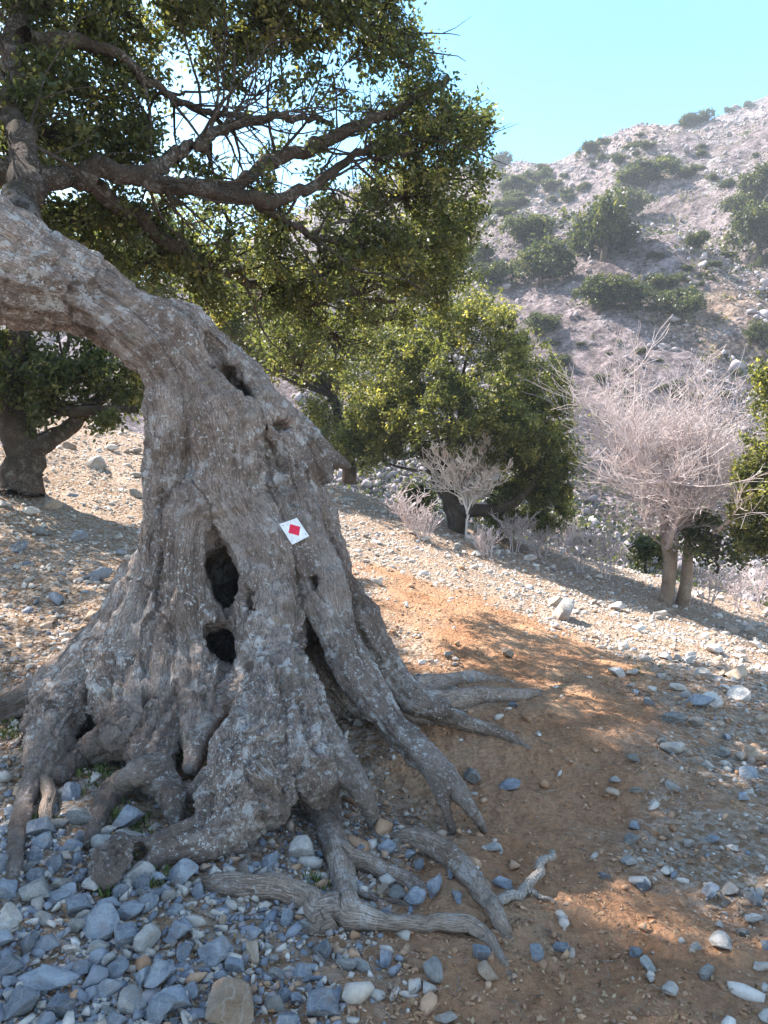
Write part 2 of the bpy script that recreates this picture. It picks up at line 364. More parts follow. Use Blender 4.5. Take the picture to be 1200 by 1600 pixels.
# ------------------------------------------------------------------ the old tree: implicit surface
def surface_nets(D, org, h):
    S = D < 0
    nx, ny, nz = D.shape
    c = np.zeros((nx-1, ny-1, nz-1), np.int8)
    for a in (0, 1):
        for b in (0, 1):
            for d in (0, 1): c += S[a:nx-1+a, b:ny-1+b, d:nz-1+d]
    act = (c > 0) & (c < 8); I = np.argwhere(act); idx = np.full(act.shape, -1, np.int64); idx[act] = np.arange(len(I))
    acc = np.zeros((len(I), 3)); cnt = np.zeros(len(I))
    cor = [(a, b, d) for a in (0, 1) for b in (0, 1) for d in (0, 1)]
    val = {k: D[I[:, 0]+k[0], I[:, 1]+k[1], I[:, 2]+k[2]] for k in cor}
    for k in cor:
        for ax in range(3):
            if k[ax] == 0:
                k2 = list(k); k2[ax] = 1; k2 = tuple(k2); a = val[k]; b = val[k2]; m = (a < 0) != (b < 0)
                t = np.where(m, a/np.where(np.abs(a-b) < 1e-12, 1e-12, a-b), 0)
                p = np.tile(np.array(k, float), (len(I), 1)); p[:, ax] += t
                acc[m] += p[m]; cnt[m] += 1
    V = (I+acc/cnt[:, None])*h+org
    Q = []
    for ax in range(3):
        s0 = [slice(1, -1)]*3; s0[ax] = slice(0, -1); s1 = list(s0); s1[ax] = slice(1, None)
        A = S[tuple(s0)]; B = S[tuple(s1)]; E = np.argwhere(A != B); sg = A[A != B]
        off = [1, 1, 1]; off[ax] = 0; E = E+np.array(off)
        u, v = [(1, 2), (2, 0), (0, 1)][ax]
        def at(du, dv):
            q = E.copy(); q[:, u] -= du; q[:, v] -= dv; return idx[q[:, 0], q[:, 1], q[:, 2]]
        q = np.stack([at(1, 1), at(0, 1), at(0, 0), at(1, 0)], 1)
        q[~sg] = q[~sg][:, ::-1]; Q.append(q)
    Q = np.concatenate(Q); Q = Q[(Q >= 0).all(1)]
    return V, Q

ST = []   # strands of the trunk (px, py, depth, radius px)
def S_(*a): ST.append(toworld(a))
S_((-260, 300, 3.8, 100), (-120, 365, 3.85, 100), (0, 412, 3.95, 86), (110, 456, 4.05, 62), (205, 512, 4.2, 50), (285, 575, 4.32, 60), (330, 650, 4.4, 90), (355, 760, 4.45, 116), (372, 860, 4.5, 138), (372, 960, 4.55, 150), (372, 1080, 4.6, 170))
# muscles of the trunk
S_((190, 482, 4.05, 22), (275, 508, 4.1, 32), (330, 548, 4.15, 36), (378, 605, 4.15, 36), (422, 665, 4.15, 38), (458, 745, 4.15, 40), (494, 850, 4.15, 42), (530, 950, 4.1, 44), (580, 1050, 4.1, 40), (640, 1110, 4.15, 26), (720, 1130, 4.2, 16))
S_((100, 450, 3.95, 32), (195, 512, 4.0, 34), (262, 575, 4.05, 38), (285, 660, 4.05, 48), (275, 760, 4.05, 48), (265, 860, 4.0, 48), (245, 940, 3.95, 52), (190, 1020, 3.85, 60), (130, 1075, 3.72, 55), (85, 1125, 3.5, 46), (68, 1180, 3.2, 27), (44, 1240, 'g', 19), (28, 1300, 'g', 16), (22, 1350, 'g', 12), (18, 1400, 'g', 6))
S_((120, 436, 4.0, 24), (245, 500, 4.02, 28), (310, 575, 4.02, 36), (350, 660, 4.0, 52), (365, 760, 4.0, 56), (410, 850, 3.92, 52), (425, 940, 3.8, 50), (425, 1020, 3.62, 54), (440, 1090, 3.4, 58), (465, 1150, 3.22, 52), (490, 1210, 3.05, 40), (507, 1270, 'g', 27), (522, 1330, 'g', 20), (536, 1390, 'g', 17), (546, 1430, 'g', 18))
S_((400, 800, 4.0, 40), (310, 790, 4.0, 50), (295, 870, 3.95, 50), (298, 950, 3.85, 52), (310, 1030, 3.7, 50), (312, 1100, 3.5, 38), (308, 1160, 3.3, 22), (300, 1200, 3.15, 14))
# right hand roots: outer and the overhanging one with the void to its left
S_((445, 760, 4.05, 38), (480, 860, 3.92, 35), (506, 930, 3.8, 34), (530, 1000, 3.66, 31), (566, 1070, 3.52, 29), (617, 1140, 3.36, 27), (672, 1192, 3.2, 24), (715, 1236, 3.07, 16), (738, 1268, 3.0, 8))
S_((662, 1195, 3.2, 13), (690, 1245, 3.04, 11), (708, 1300, 'g', 7))
S_((705, 1230, 3.1, 9), (735, 1262, 3.02, 9), (757, 1298, 'g', 6))
S_((470, 980, 4.55, 90), (540, 1070, 4.45, 85), (610, 1130, 4.4, 70), (680, 1180, 4.4, 40))
S_((560, 960, 4.05, 26), (600, 1040, 4.0, 24), (640, 1090, 3.95, 24), (690, 1110, 3.95, 18))
S_((462, 1110, 3.3, 34), (500, 1150, 3.2, 30), (538, 1198, 3.08, 22), (570, 1245, 2.98, 16), (584, 1290, 'g', 10), (592, 1330, 'g', 5))
# front bulge and the low lumps to its left
S_((425, 1060, 3.45, 44), (415, 1130, 3.25, 56), (388, 1190, 3.06, 62), (372, 1250, 2.90, 62), (335, 1300, 'g', 40), (275, 1320, 'g', 30), (225, 1335, 'g', 22))
S_((225, 1335, 'g', 20), (178, 1342, 'g', 36), (165, 1370, 'g', 24))
S_((395, 1230, 2.92, 50), (420, 1250, 2.9, 40))
# web between the hollows
S_((372, 955, 3.85, 22), (392, 1010, 3.75, 24), (385, 1065, 3.6, 28), (345, 1095, 3.52, 28), (300, 1110, 3.5, 30))
S_((300, 930, 3.85, 30), (345, 965, 3.85, 15), (375, 960, 3.83, 20))
# left shoulder mass
S_((230, 950, 3.9, 50), (200, 1050, 3.7, 62), (205, 1120, 3.48, 55), (185, 1150, 3.3, 36), (130, 1180, 'g', 24), (95, 1215, 'g', 15))
S_((260, 1000, 3.75, 45), (255, 1080, 3.6, 50), (240, 1150, 3.35, 42), (240, 1205, 3.12, 30), (266, 1240, 2.95, 22), (276, 1285, 'g', 14))
S_((245, 1200, 3.05, 24), (212, 1208, 2.98, 22), (178, 1235, 'g', 20), (152, 1280, 'g', 16), (140, 1320, 'g', 11))
S_((262, 1235, 3.0, 14), (300, 1240, 3.0, 16), (330, 1215, 3.05, 18))
S_((180, 1000, 3.95, 40), (100, 1060, 3.9, 34), (40, 1095, 3.85, 26), (-30, 1120, 3.75, 22))
S_((220, 900, 4.15, 30), (190, 970, 4.1, 36), (130, 1030, 4.1, 30), (60, 1080, 4.1, 18), (10, 1100, 4.1, 10))
# broken stub on the right
S_((440, 665, 4.2, 30), (480, 692, 4.2, 22), (518, 716, 4.22, 14), (545, 728, 4.25, 5))
S_((480, 690, 4.2, 22), (510, 735, 4.18, 12), (505, 770, 4.15, 7))
CV = []
def C_(*a): CV.append(toworld(a))
C_((334, 845, 3.86, 9), (342, 880, 3.8, 24), (352, 920, 3.8, 25), (358, 955, 3.78, 11))
C_((344, 885, 3.8, 20), (348, 890, 4.05, 28), (352, 895, 4.3, 45))
C_((354, 925, 3.8, 18), (356, 930, 4.3, 50))
C_((346, 1008, 3.65, 24), (348, 1005, 4.2, 44))
C_((350, 860, 4.3, 40), (360, 940, 4.35, 60), (350, 1010, 4.2, 50), (360, 1060, 4.1, 40))
C_((345, 870, 4.0, 16), (352, 920, 4.0, 18))
C_((338, 990, 3.72, 20), (345, 1010, 3.7, 26), (352, 1030, 3.62, 18))
C_((345, 1010, 3.9, 26), (350, 1020, 3.7, 22))
C_((322, 525, 4.06, 8), (346, 572, 4.04, 20), (366, 606, 4.03, 23), (386, 634, 4.05, 10))
C_((352, 585, 4.06, 16), (358, 592, 4.2, 16))
C_((370, 612, 4.05, 18), (378, 618, 4.2, 18))
C_((395, 640, 4.05, 5), (425, 700, 4.04, 6), (440, 740, 4.0, 6))
C_((315, 525, 4.05, 4), (345, 560, 4.0, 6))
C_((430, 662, 4.06, 13), (441, 670, 4.08, 14))
C_((438, 735, 3.98, 5), (452, 765, 3.92, 8), (464, 795, 3.92, 5))
C_((492, 905, 3.72, 7), (496, 912, 3.8, 9))
C_((486, 920, 3.70, 6), (488, 960, 3.66, 9), (482, 1020, 3.6, 13), (500, 1065, 3.5, 18), (530, 1108, 3.4, 25), (570, 1150, 3.3, 29), (615, 1200, 3.2, 30), (650, 1250, 3.1, 26))
C_((480, 1000, 3.75, 12), (510, 1080, 3.68, 30), (570, 1150, 3.6, 42), (640, 1200, 3.5, 34))
C_((560, 1120, 3.9, 50), (600, 1170, 3.7, 46))
C_((392, 920, 3.72, 9), (402, 950, 3.7, 16), (405, 960, 3.66, 14))
C_((262, 985, 3.6, 8), (268, 990, 3.62, 9))
C_((230, 1080, 3.30, 8), (235, 1090, 3.4, 12))
C_((258, 775, 3.9, 8), (250, 790, 3.9, 10), (262, 765, 3.9, 5))
C_((245, 860, 3.86, 6), (240, 840, 3.86, 7))
C_((215, 1262, 2.85, 20), (218, 1265, 3.1, 22))
C_((225, 1305, 2.6, 0), (215, 1335, 2.62, 12), (220, 1325, 2.9, 12))
C_((330, 1130, 3.15, 8), (335, 1150, 3.25, 14), (340, 1175, 3.2, 16))
C_((496, 735, 4.06, 9), (508, 765, 4.15, 12))
C_((505, 705, 4.05, 4), (530, 722, 4.1, 5))
C_((435, 1180, 3.0, 4), (440, 1230, 2.9, 5), (445, 1290, 2.75, 6))
C_((350, 640, 3.86, 3), (380, 690, 3.84, 3), (420, 760, 3.85, 3))
C_((560, 1010, 3.80, 4), (590, 1060, 3.75, 6), (650, 1130, 3.7, 8))

def seglist(chains, k):
    out_ = []; 
    for ci, c in enumerate(chains):
        q = crom(c, k); q[:, 3] = np.maximum(q[:, 3], .002)
        L = np.concatenate([[0], np.cumsum(np.linalg.norm(np.diff(q[:, :3], axis=0), axis=1))])
        for i in range(len(q)-1): out_.append((q[i], q[i+1], L[i], L[i+1], ci))
    return out_
SEG = seglist(ST, 4); CSEG = seglist(CV, 4)
def segd(X, Y, Z, a, b):
    v = b[:3]-a[:3]; t = np.clip(((X-a[0])*v[0]+(Y-a[1])*v[1]+(Z-a[2])*v[2])/(v@v+1e-12), 0, 1)
    return np.sqrt((X-a[0]-t*v[0])**2+(Y-a[1]-t*v[1])**2+(Z-a[2]-t*v[2])**2)-(a[3]+(b[3]-a[3])*t), t
def build_trunk():
    h = .0135; org = np.array([-3.2, 2.3, -.75]); hi = np.array([.75, 5.3, 3.3])
    n = ((hi-org)/h).astype(int)+1
    D = np.full(n, .5, np.float32)
    ax = [org[i]+h*np.arange(n[i]) for i in range(3)]
    def box(a, b, m):
        lo = np.minimum(a[:3]-a[3], b[:3]-b[3])-m; hh = np.maximum(a[:3]+a[3], b[:3]+b[3])+m
        i0 = np.clip(((lo-org)/h).astype(int), 0, n); i1 = np.clip(((hh-org)/h).astype(int)+2, 0, n)
        return tuple(slice(p, q) for p, q in zip(i0, i1))
    last = None
    # each strand as a plain union of its segments, then blended smoothly into the whole
    for ci, c in enumerate(ST):
        segs = [s for s in SEG if s[4] == ci]; k = float(np.clip(.75*np.mean(c[:, 3]), .02, .055)) if ci else .08
        lo = np.min([np.minimum(s[0][:3]-s[0][3], s[1][:3]-s[1][3]) for s in segs], 0)-.12
        hh = np.max([np.maximum(s[0][:3]+s[0][3], s[1][:3]+s[1][3]) for s in segs], 0)+.12
        i0 = np.clip(((lo-org)/h).astype(int), 0, n); i1 = np.clip(((hh-org)/h).astype(int)+2, 0, n)
        if (i1-i0).min() <= 0: continue
        L = np.full(i1-i0, .5, np.float32)
        for s in segs:
            sl_ = box(s[0], s[1], .12)
            if any(q.stop <= q.start for q in sl_): continue
            loc = tuple(slice(q.start-z, q.stop-z) for q, z in zip(sl_, i0))
            X, Y, Z = np.meshgrid(*[ax[i][sl_[i]] for i in range(3)], indexing='ij', sparse=True)
            d, _ = segd(X, Y, Z, s[0], s[1]); L[loc] = np.minimum(L[loc], d)
        g = tuple(slice(p, q) for p, q in zip(i0, i1)); a = D[g]
        hmm = np.clip(.5+.5*(a-L)/k, 0, 1); D[g] = a*(1-hmm)+L*hmm-k*hmm*(1-hmm)
    for s in CSEG:
        sl_ = box(s[0], s[1], .1)
        if any(q.stop <= q.start for q in sl_): continue
        X, Y, Z = np.meshgrid(*[ax[i][sl_[i]] for i in range(3)], indexing='ij', sparse=True)
        d, _ = segd(X, Y, Z, s[0], s[1]); d = d+.012*vnoise(X*14, Y*14, Z*14, 3); k = .022
        a = D[sl_]; b = -d; hmm = np.clip(.5-.5*(a-b)/k, 0, 1); D[sl_] = a*(1-hmm)+b*hmm+k*hmm*(1-hmm)
    V, Q = surface_nets(D, org, h)
    # strand coordinates per vertex
    best = np.full(len(V), 9.0); co = np.zeros((len(V), 3)); lr = np.full(len(V), .1); seam = np.full(len(V), 9.0); bci = np.full(len(V), -1)
    for a, b, l0, l1, ci in SEG:
        m = np.all((V > np.minimum(a[:3], b[:3])-max(a[3], b[3])-.15) & (V < np.maximum(a[:3], b[:3])+max(a[3], b[3])+.15), axis=1)
        if not m.any(): continue
        v = V[m]; d, t = segd(v[:, 0], v[:, 1], v[:, 2], a, b)
        up = d < best[m]; mi = np.where(m)[0][up]
        ax_ = b[:3]-a[:3]; ax_ = ax_/np.linalg.norm(ax_); ref = np.array([0, 1.0, 0]); u = np.cross(ax_, ref); u /= np.linalg.norm(u); w = np.cross(ax_, u)
        rel = v[up]-(a[:3]+t[up][:, None]*(b[:3]-a[:3]))
        th = rel/np.linalg.norm(rel, axis=1)[:, None]
        rr = .22
        co[mi] = np.stack([th@u*rr+ci*3.1, th@w*rr, l0+(l1-l0)*t[up]], 1); best[mi] = d[up]; bci[mi] = ci; lr[mi] = a[3]+(b[3]-a[3])*t[up]
    # normals
    e1 = V[Q[:, 2]]-V[Q[:, 0]]; e2 = V[Q[:, 3]]-V[Q[:, 1]]; fn = np.cross(e1, e2)
    Nn = np.zeros_like(V)
    for q in range(4): np.add.at(Nn, Q[:, q], fn)
    Nn /= np.linalg.norm(Nn, axis=1)[:, None]+1e-12
    c = co
    rid = fbm(c[:, 0]*26, c[:, 1]*26, c[:, 2]*2.6, 4, 31, .55); rid2 = 1-np.abs(fbm(c[:, 0]*13, c[:, 1]*13, c[:, 2]*1.7, 3, 41))*2
    lump = fbm(V[:, 0]*5, V[:, 1]*5, V[:, 2]*5, 3, 51); sm = fbm(V[:, 0]*24, V[:, 1]*24, V[:, 2]*24, 3, 61)
    dsp = .013*rid+.017*rid2+.028*lump+.011*sm
    gr = np.clip(1-np.abs(fbm(c[:, 0]*10, c[:, 1]*10, c[:, 2]*1.25, 3, 91))*5.5, 0, 1)*ss(-.25, .25, fbm(V[:, 0]*2.2, V[:, 1]*2.2, V[:, 2]*2.2, 2, 95))
    dsp = (dsp-.026*gr)*np.clip(lr/.13, .22, 1)
    V = V+Nn*dsp[:, None]
    return V, Q, co, Nn
TV, TQ, TC, TN = build_trunk()
oak = empty('ancient_oak_tree', G(370, 1100))
OAK0 = np.array(oak.location)
trunk = mesh_np('trunk', TV-OAK0, [TQ], M['bark'], oak, smooth=True, attrs={'bark': ('POINT', 'FLOAT_VECTOR', TC)})
tag(oak, 'huge old gnarled oak leaning left, with hollow trunk and sprawling exposed roots', 'tree')
bvh = BVHTree.FromPolygons([tuple(v) for v in TV.tolist()], TQ.tolist())

def root_part(pts, name='root', mat_='root', sides=14, wob=.05):
    """exposed root lying on the ground: pts (px, py, radius px, lift px)"""
    W = []
    for px, py, r, lf in pts:
        r *= 1.2; g = G(px, py+.4*r); rr = r*g[1]/F; lf = lf+.35 if lf > 0 else lf; W.append(np.append(g+np.array([0, 0, rr*lf]), rr))
    q = crom(W, 8); n = len(q)
    q[:, :3] += .006*np.stack([fbm(np.arange(n)*.31, 3.+k+len(pts)*7.1+pts[0][0], 0, 3, k) for k in range(3)], 1)
    T = np.gradient(q[:, :3], axis=0); T /= np.linalg.norm(T, axis=1)[:, None]
    U = np.cross(T, [0, 0, 1.]); U /= np.linalg.norm(U, axis=1)[:, None]; W_ = np.cross(T, U)
    a = np.linspace(0, 2*np.pi, sides, endpoint=False); L = np.cumsum(np.linalg.norm(np.gradient(q[:, :3], axis=0), axis=1))
    rr = q[:, 3:4]*(1+.22*fbm(np.cos(a)[None]*1.6+0*L[:, None], np.sin(a)[None]*1.6+0*L[:, None], L[:, None]*5, 4, 71)+.10*fbm(np.cos(a)[None]*4+0*L[:, None], np.sin(a)[None]*4+0*L[:, None], L[:, None]*2, 3, 73))
    V = q[:, None, :3]+rr[..., None]*(np.cos(a)[None, :, None]*U[:, None]+np.sin(a)[None, :, None]*W_[:, None])
    i = np.arange(n-1)[:, None]*sides; j = np.arange(sides)[None]; k = (j+1) % sides
    Fq = np.stack([i+j, i+k, i+k+sides, i+j+sides], -1).reshape(-1, 4)
    co = np.stack([.05*np.cos(a)[None]+0*L[:, None], .05*np.sin(a)[None]+0*L[:, None], L[:, None]+0*a[None]], -1).reshape(-1, 3)
    nv = n*sides; V = np.vstack([V.reshape(-1, 3), q[0, :3], q[-1, :3]]); co = np.vstack([co, co[:1], co[-1:]])
    jj = np.arange(sides); kk = (jj+1) % sides
    tri = np.vstack([np.stack([kk, jj, jj*0+nv], 1), np.stack([jj+(n-1)*sides, kk+(n-1)*sides, jj*0+nv+1], 1)])
    return mesh_np(name, V-OAK0, [Fq, tri], M[mat_], oak, smooth=True, attrs={'bark': ('POINT', 'FLOAT_VECTOR', co)})
root_part([(512, 1270, 15, .1), (520, 1310, 17, .3), (530, 1355, 17, .5), (540, 1400, 15, .5), (548, 1432, 20, .4), (600, 1450, 11, .5), (660, 1448, 11, .4), (720, 1450, 12, .5), (758, 1462, 10, .3), (785, 1500, 7, -.2), (800, 1530, 5, -1)])
root_part([(500, 1255, 12, .1), (515, 1300, 15, .3), (540, 1338, 15, .4), (580, 1358, 14, .4), (625, 1375, 12, .2), (670, 1392, 8, -.4), (700, 1402, 5, -1.2)])
root_part([(530, 1425, 22, .4), (500, 1430, 20, .3), (478, 1405, 15, .5), (430, 1392, 16, .5), (380, 1385, 16, .4), (345, 1380, 15, .2), (310, 1375, 9, -.8)])
root_part([(520, 1440, 16, .3), (495, 1446, 15, .1), (470, 1456, 8, -.8)])
root_part([(385, 1385, 9, .3), (380, 1365, 7, .8), (388, 1345, 4, 1)])
root_part([(610, 1300, 10, -.9), (645, 1312, 15, .3), (690, 1335, 17, .6), (725, 1368, 16, .5), (755, 1405, 14, .5), (780, 1440, 11, .3), (800, 1470, 6, -.8)])
root_part([(650, 1100, 18, .4), (700, 1102, 15, .5), (750, 1092, 13, .4), (800, 1088, 9, .2), (845, 1080, 6, -.4)])
root_part([(640, 1085, 16, .6), (690, 1072, 12, .4), (740, 1060, 8, .2), (790, 1062, 5, -.6)])
root_part([(680, 1120, 14, .3), (730, 1135, 10, .4), (790, 1150, 8, .2), (830, 1170, 5, -.6)])
root_part([(560, 1395, 7, .1), (580, 1402, 5, .3), (620, 1410, 4, .2), (660, 1420, 3, -.5)])
root_part([(60, 1200, 14, .4), (75, 1235, 10, .5), (70, 1290, 8, .4), (68, 1330, 6, -.5)])

# --- leaves
LEAF_B = np.array([[0, -.5, 0], [.27, .02, .07], [0, .5, .0], [-.27, .02, .07]])
def leaves(name, Cn, size, mat_, parent, origin, tint=None, up=.3, seed=1):
    r_ = np.random.default_rng(seed); n = len(Cn)
    d = r_.standard_normal((n, 3)); d[:, 2] -= .25; d /= np.linalg.norm(d, axis=1)[:, None]
    nn = r_.standard_normal((n, 3)); nn[:, 2] = np.abs(nn[:, 2])+up; x = np.cross(d, nn); x /= np.linalg.norm(x, axis=1)[:, None]; z = np.cross(x, d)
    s = size*(.65+.7*r_.random(n))
    V = Cn[:, None]+s[:, None, None]*(LEAF_B[None, :, 0:1]*x[:, None]+LEAF_B[None, :, 1:2]*d[:, None]+LEAF_B[None, :, 2:3]*z[:, None])
    Fq = np.arange(4*n).reshape(n, 4)
    if tint is None: tint = r_.random(n)
    return mesh_np(name, V.reshape(-1, 3)-np.asarray(origin), [Fq], mat_, parent, attrs={'tint': ('FACE', 'FLOAT', np.clip(tint, 0, 1))})
def crown_points(blobs, seed, sprigs=1.0, per=20, sl=.13, shell=.45, clump=0):
    """blobs: (center xyz, radii xyz, density). returns leaf centres, tints, sprig bases"""
    r_ = np.random.default_rng(seed); C = []; T = []; B = []
    for c, rad, den in blobs:
        n = max(3, int(sprigs*den)); u = r_.standard_normal((n, 3)); u /= np.linalg.norm(u, axis=1)[:, None]
        q = (shell+(1-shell)*r_.random((n, 1)))**.6; pc = c+u*q*rad
        if clump:
            nc = max(4, n//clump); cu = r_.standard_normal((nc, 3)); cu /= np.linalg.norm(cu, axis=1)[:, None]; cc = c+cu*rad*(.55+.55*r_.random((nc, 1)))
            cr = r_.uniform(.20, .42, (nc, 1)); w = r_.integers(0, nc, n); pc = cc[w]+u*cr[w]*rad*r_.random((n, 1))**.33
        # uneven outline
        pc += .22*np.asarray(rad)*np.stack([fbm(pc[:, 0]*3/rad[0], pc[:, 1]*3/rad[0], pc[:, 2]*3/rad[0], 2, 80+k) for k in range(3)], 1)
        dirs = u+.8*r_.standard_normal((n, 3)); dirs /= np.linalg.norm(dirs, axis=1)[:, None]
        t = r_.random((n, per, 1)); jit = r_.standard_normal((n, per, 3))*sl*.33
        L = pc[:, None]+dirs[:, None]*(t-.3)*sl*2.2+jit
        C.append(L.reshape(-1, 3)); bt = r_.normal(.45, .18, (n, 1))+.15*r_.random()
        T.append((bt+r_.normal(0, .14, (n, per))).ravel())
        for k in range(n): B.append((np.asarray(c, float), pc[k]))
    return np.concatenate(C), np.concatenate(T), B
def limb(tb, pts, k=6, sides=8, jit=.02, seed=0):
    q = crom(pts, k); n = len(q)
    q[1:-1, :3] += jit*np.stack([fbm(np.arange(n)*.45+seed*9.7, k_*3.3, 0, 3, k_+seed) for k_ in range(3)], 1)[1:-1]
    tb.add(q[:, :3], q[:, 3], sides, .06); return q

def build_oak_crown():
    lims = [
     [(-330, 300, 3.9, 80), (-200, 200, 4.6, 50), (-60, 250, 5.0, 28), (60, 278, 5.2, 19), (160, 268, 5.4, 16), (270, 285, 5.6, 13), (350, 300, 5.9, 10), (430, 250, 6.2, 9), (500, 222, 6.5, 10), (570, 195, 6.8, 8), (640, 160, 7.2, 6), (700, 120, 7.6, 4)],
     [(-30, 440, 3.98, 40), (10, 380, 4.08, 34), (38, 320, 4.3, 26), (44, 260, 4.6, 22), (28, 180, 4.9, 16), (22, 80, 5.2, 15), (45, 0, 5.5, 15), (80, -120, 5.8, 14), (140, -260, 6.2, 12)],
     [(230, 280, 5.5, 14), (275, 240, 5.6, 10), (315, 222, 5.7, 9), (345, 200, 5.9, 8), (400, 192, 6.2, 7), (450, 182, 6.4, 5), (520, 195, 6.8, 4)],
     [(290, 290, 5.7, 14), (400, 312, 6.0, 11), (470, 300, 6.3, 9), (540, 250, 6.6, 6), (620, 215, 7.0, 5), (700, 210, 7.4, 3)],
     [(40, 60, 5.2, 16), (140, 70, 5.5, 10), (230, 120, 5.7, 7), (290, 168, 5.9, 5), (350, 176, 6.1, 5), (395, 184, 6.2, 3)],
     [(45, 10, 5.5, 18), (200, -60, 5.8, 13), (350, -40, 6.2, 10), (500, 10, 6.6, 7), (600, 60, 7.0, 5), (650, 110, 7.3, 3)],
     [(120, 275, 5.4, 16), (200, 330, 5.8, 12), (300, 400, 6.3, 9), (400, 440, 6.9, 7), (520, 460, 7.5, 5), (620, 470, 8.0, 3)],
     [(400, 312, 6.0, 8), (450, 350, 6.3, 6), (540, 380, 6.8, 5), (640, 380, 7.4, 3)],
     [(-330, 300, 3.9, 70), (-420, 100, 4.4, 55), (-420, -200, 5.0, 45), (-300, -500, 5.6, 30), (-100, -700, 6, 20)],
     [(-420, -150, 4.9, 36), (-700, -300, 5.2, 28), (-1000, -300, 5.6, 18)],
     [(-300, -450, 5.6, 26), (0, -500, 6.2, 20), (250, -400, 6.8, 12), (450, -250, 7.4, 7)],
    ]
    limbs_q = []
    for i, L in enumerate(lims):
        tb = Tubes(); W = toworld(L); limbs_q.append(limb(tb, W, 9, 10 if i < 2 else 8, .035, i))
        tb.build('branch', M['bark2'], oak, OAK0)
    tb = Tubes(); r_ = np.random.default_rng(17)
    for q in limbs_q[:8]+limbs_q[-1:]:
        for k in range(16):
            i = r_.integers(len(q)//3, int(len(q)*.85)); p = q[i, :3]; r0 = min(.014, q[i, 3]*.5); d = q[min(i+1, len(q)-1), :3]-q[i-1, :3]; d = d/np.linalg.norm(d)+r_.standard_normal(3)*.55; d /= np.linalg.norm(d)
            L_ = r_.uniform(.4, 1.1); n = 9; pts = [p]
            for j in range(n):
                d = d+r_.standard_normal(3)*.16; d /= np.linalg.norm(d); pts.append(pts[-1]+d*L_/n)
            tb.add(np.array(pts), np.linspace(r0, .003, n+1), 5)
            for m in range(4):
                j = r_.integers(2, n); e = d+r_.standard_normal(3)*.7; e /= np.linalg.norm(e); l2 = r_.uniform(.15, .45); a_ = pts[j]; b_ = a_+e*l2*.5+r_.standard_normal(3)*.03
                tb.add(np.array([a_, b_, b_+(e+r_.standard_normal(3)*.3)*l2*.5]), [.005, .004, .002], 4)
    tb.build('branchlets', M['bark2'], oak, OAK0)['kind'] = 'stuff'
    # foliage masses (px, py, depth, radius px, density)
    fb = [(20, 130, 5.6, 70, 60), (110, 60, 5.9, 70, 60), (60, 210, 5.3, 55, 55), (150, 150, 5.8, 70, 70), (190, 230, 6.0, 60, 55), (120, 220, 6.4, 60, 50), (230, 180, 5.7, 45, 24),
      (180, 20, 5.9, 60, 50), (60, -20, 5.6, 70, 50), (300, 0, 6.1, 70, 60), (390, -5, 6.3, 65, 60), (470, 0, 6.5, 65, 60), (540, 15, 6.7, 65, 65), (610, 0, 6.9, 55, 50), (330, 50, 6.3, 55, 40), (420, 55, 6.5, 50, 34), (560, 60, 6.9, 50, 24), (500, 80, 6.8, 40, 10),
      (620, 90, 7.2, 50, 24), (655, 140, 7.3, 45, 36), (690, 190, 7.5, 60, 70), (650, 240, 7.3, 60, 65), (690, 280, 7.6, 55, 60), (630, 310, 7.3, 55, 60), (590, 250, 7.0, 40, 22), (735, 210, 7.9, 32, 26), (700, 340, 7.8, 50, 46), (640, 380, 7.6, 60, 65), (700, 390, 8.2, 35, 26), (745, 200, 8.1, 22, 12),
      (560, 340, 6.9, 50, 40), (570, 400, 7.2, 60, 60), (500, 420, 7.0, 60, 60), (430, 400, 6.6, 55, 55), (640, 440, 8.0, 55, 50), (560, 460, 7.7, 55, 50), (480, 480, 7.3, 55, 46), (410, 460, 7.0, 50, 46),
      (130, 330, 5.9, 50, 46), (190, 360, 6.1, 55, 55), (250, 390, 6.3, 55, 55), (320, 420, 6.5, 50, 50), (360, 350, 6.4, 40, 18), (250, 330, 6.0, 40, 22), (150, 390, 6.4, 50, 40), (300, 440, 6.8, 45, 36),
      (300, 240, 6.0, 30, 7), (400, 150, 6.5, 45, 12), (460, 140, 6.7, 45, 13), (350, 130, 6.4, 40, 7), (540, 140, 6.9, 45, 13), (590, 180, 7.1, 40, 16), (480, 240, 6.6, 35, 11), (420, 230, 6.4, 30, 6), (520, 300, 6.7, 40, 16), (400, 280, 6.2, 35, 12), (450, 340, 6.5, 40, 22), (330, 300, 6.2, 35, 13),
      (70, 360, 6.6, 45, 30), (10, 260, 5.3, 45, 30), (245, 120, 6.2, 30, 6), (600, 500, 8.4, 50, 40), (520, 520, 8.0, 50, 40), (450, 530, 7.8, 45, 36), (680, 440, 8.6, 40, 36), (470, 570, 8.6, 40, 30), (350, 470, 7.2, 40, 36), (730, 300, 8.2, 34, 20), (690, 400, 8.6, 45, 40), (715, 350, 8.4, 36, 30), (650, 460, 8.8, 50, 40), (700, 440, 9.0, 36, 30), (600, 440, 8.2, 50, 40)]
    blobs = []
    for a, b, Y, r, d in fb:
        rr = r*Y/F; blobs.append((P(a, b, Y), np.array([rr*1.1, rr*1.7, rr*.85]), d*(1.55 if d > 25 else 1.1)*(.8 if b > 320 and a < 460 else 1)))
    # crown above and to the left of the picture (this is what shades the roots)
    r_ = np.random.default_rng(5)
    for k in range(120):
        x = r_.uniform(-9.5, .7); y = r_.uniform(3.9, 9.8); z = 5.2+r_.random()*1.6-.10*abs(x+2.5)-.08*abs(y-6)
        ppx, ppy = proj(np.array([x, y, z]))
        if ppx > 0 and ppy > -30: continue
        if x < -3.6 and r_.random() < .3: z -= 1.2
        blobs.append((np.array([x, y, z]), np.array([.75, .75, .42]), 62))
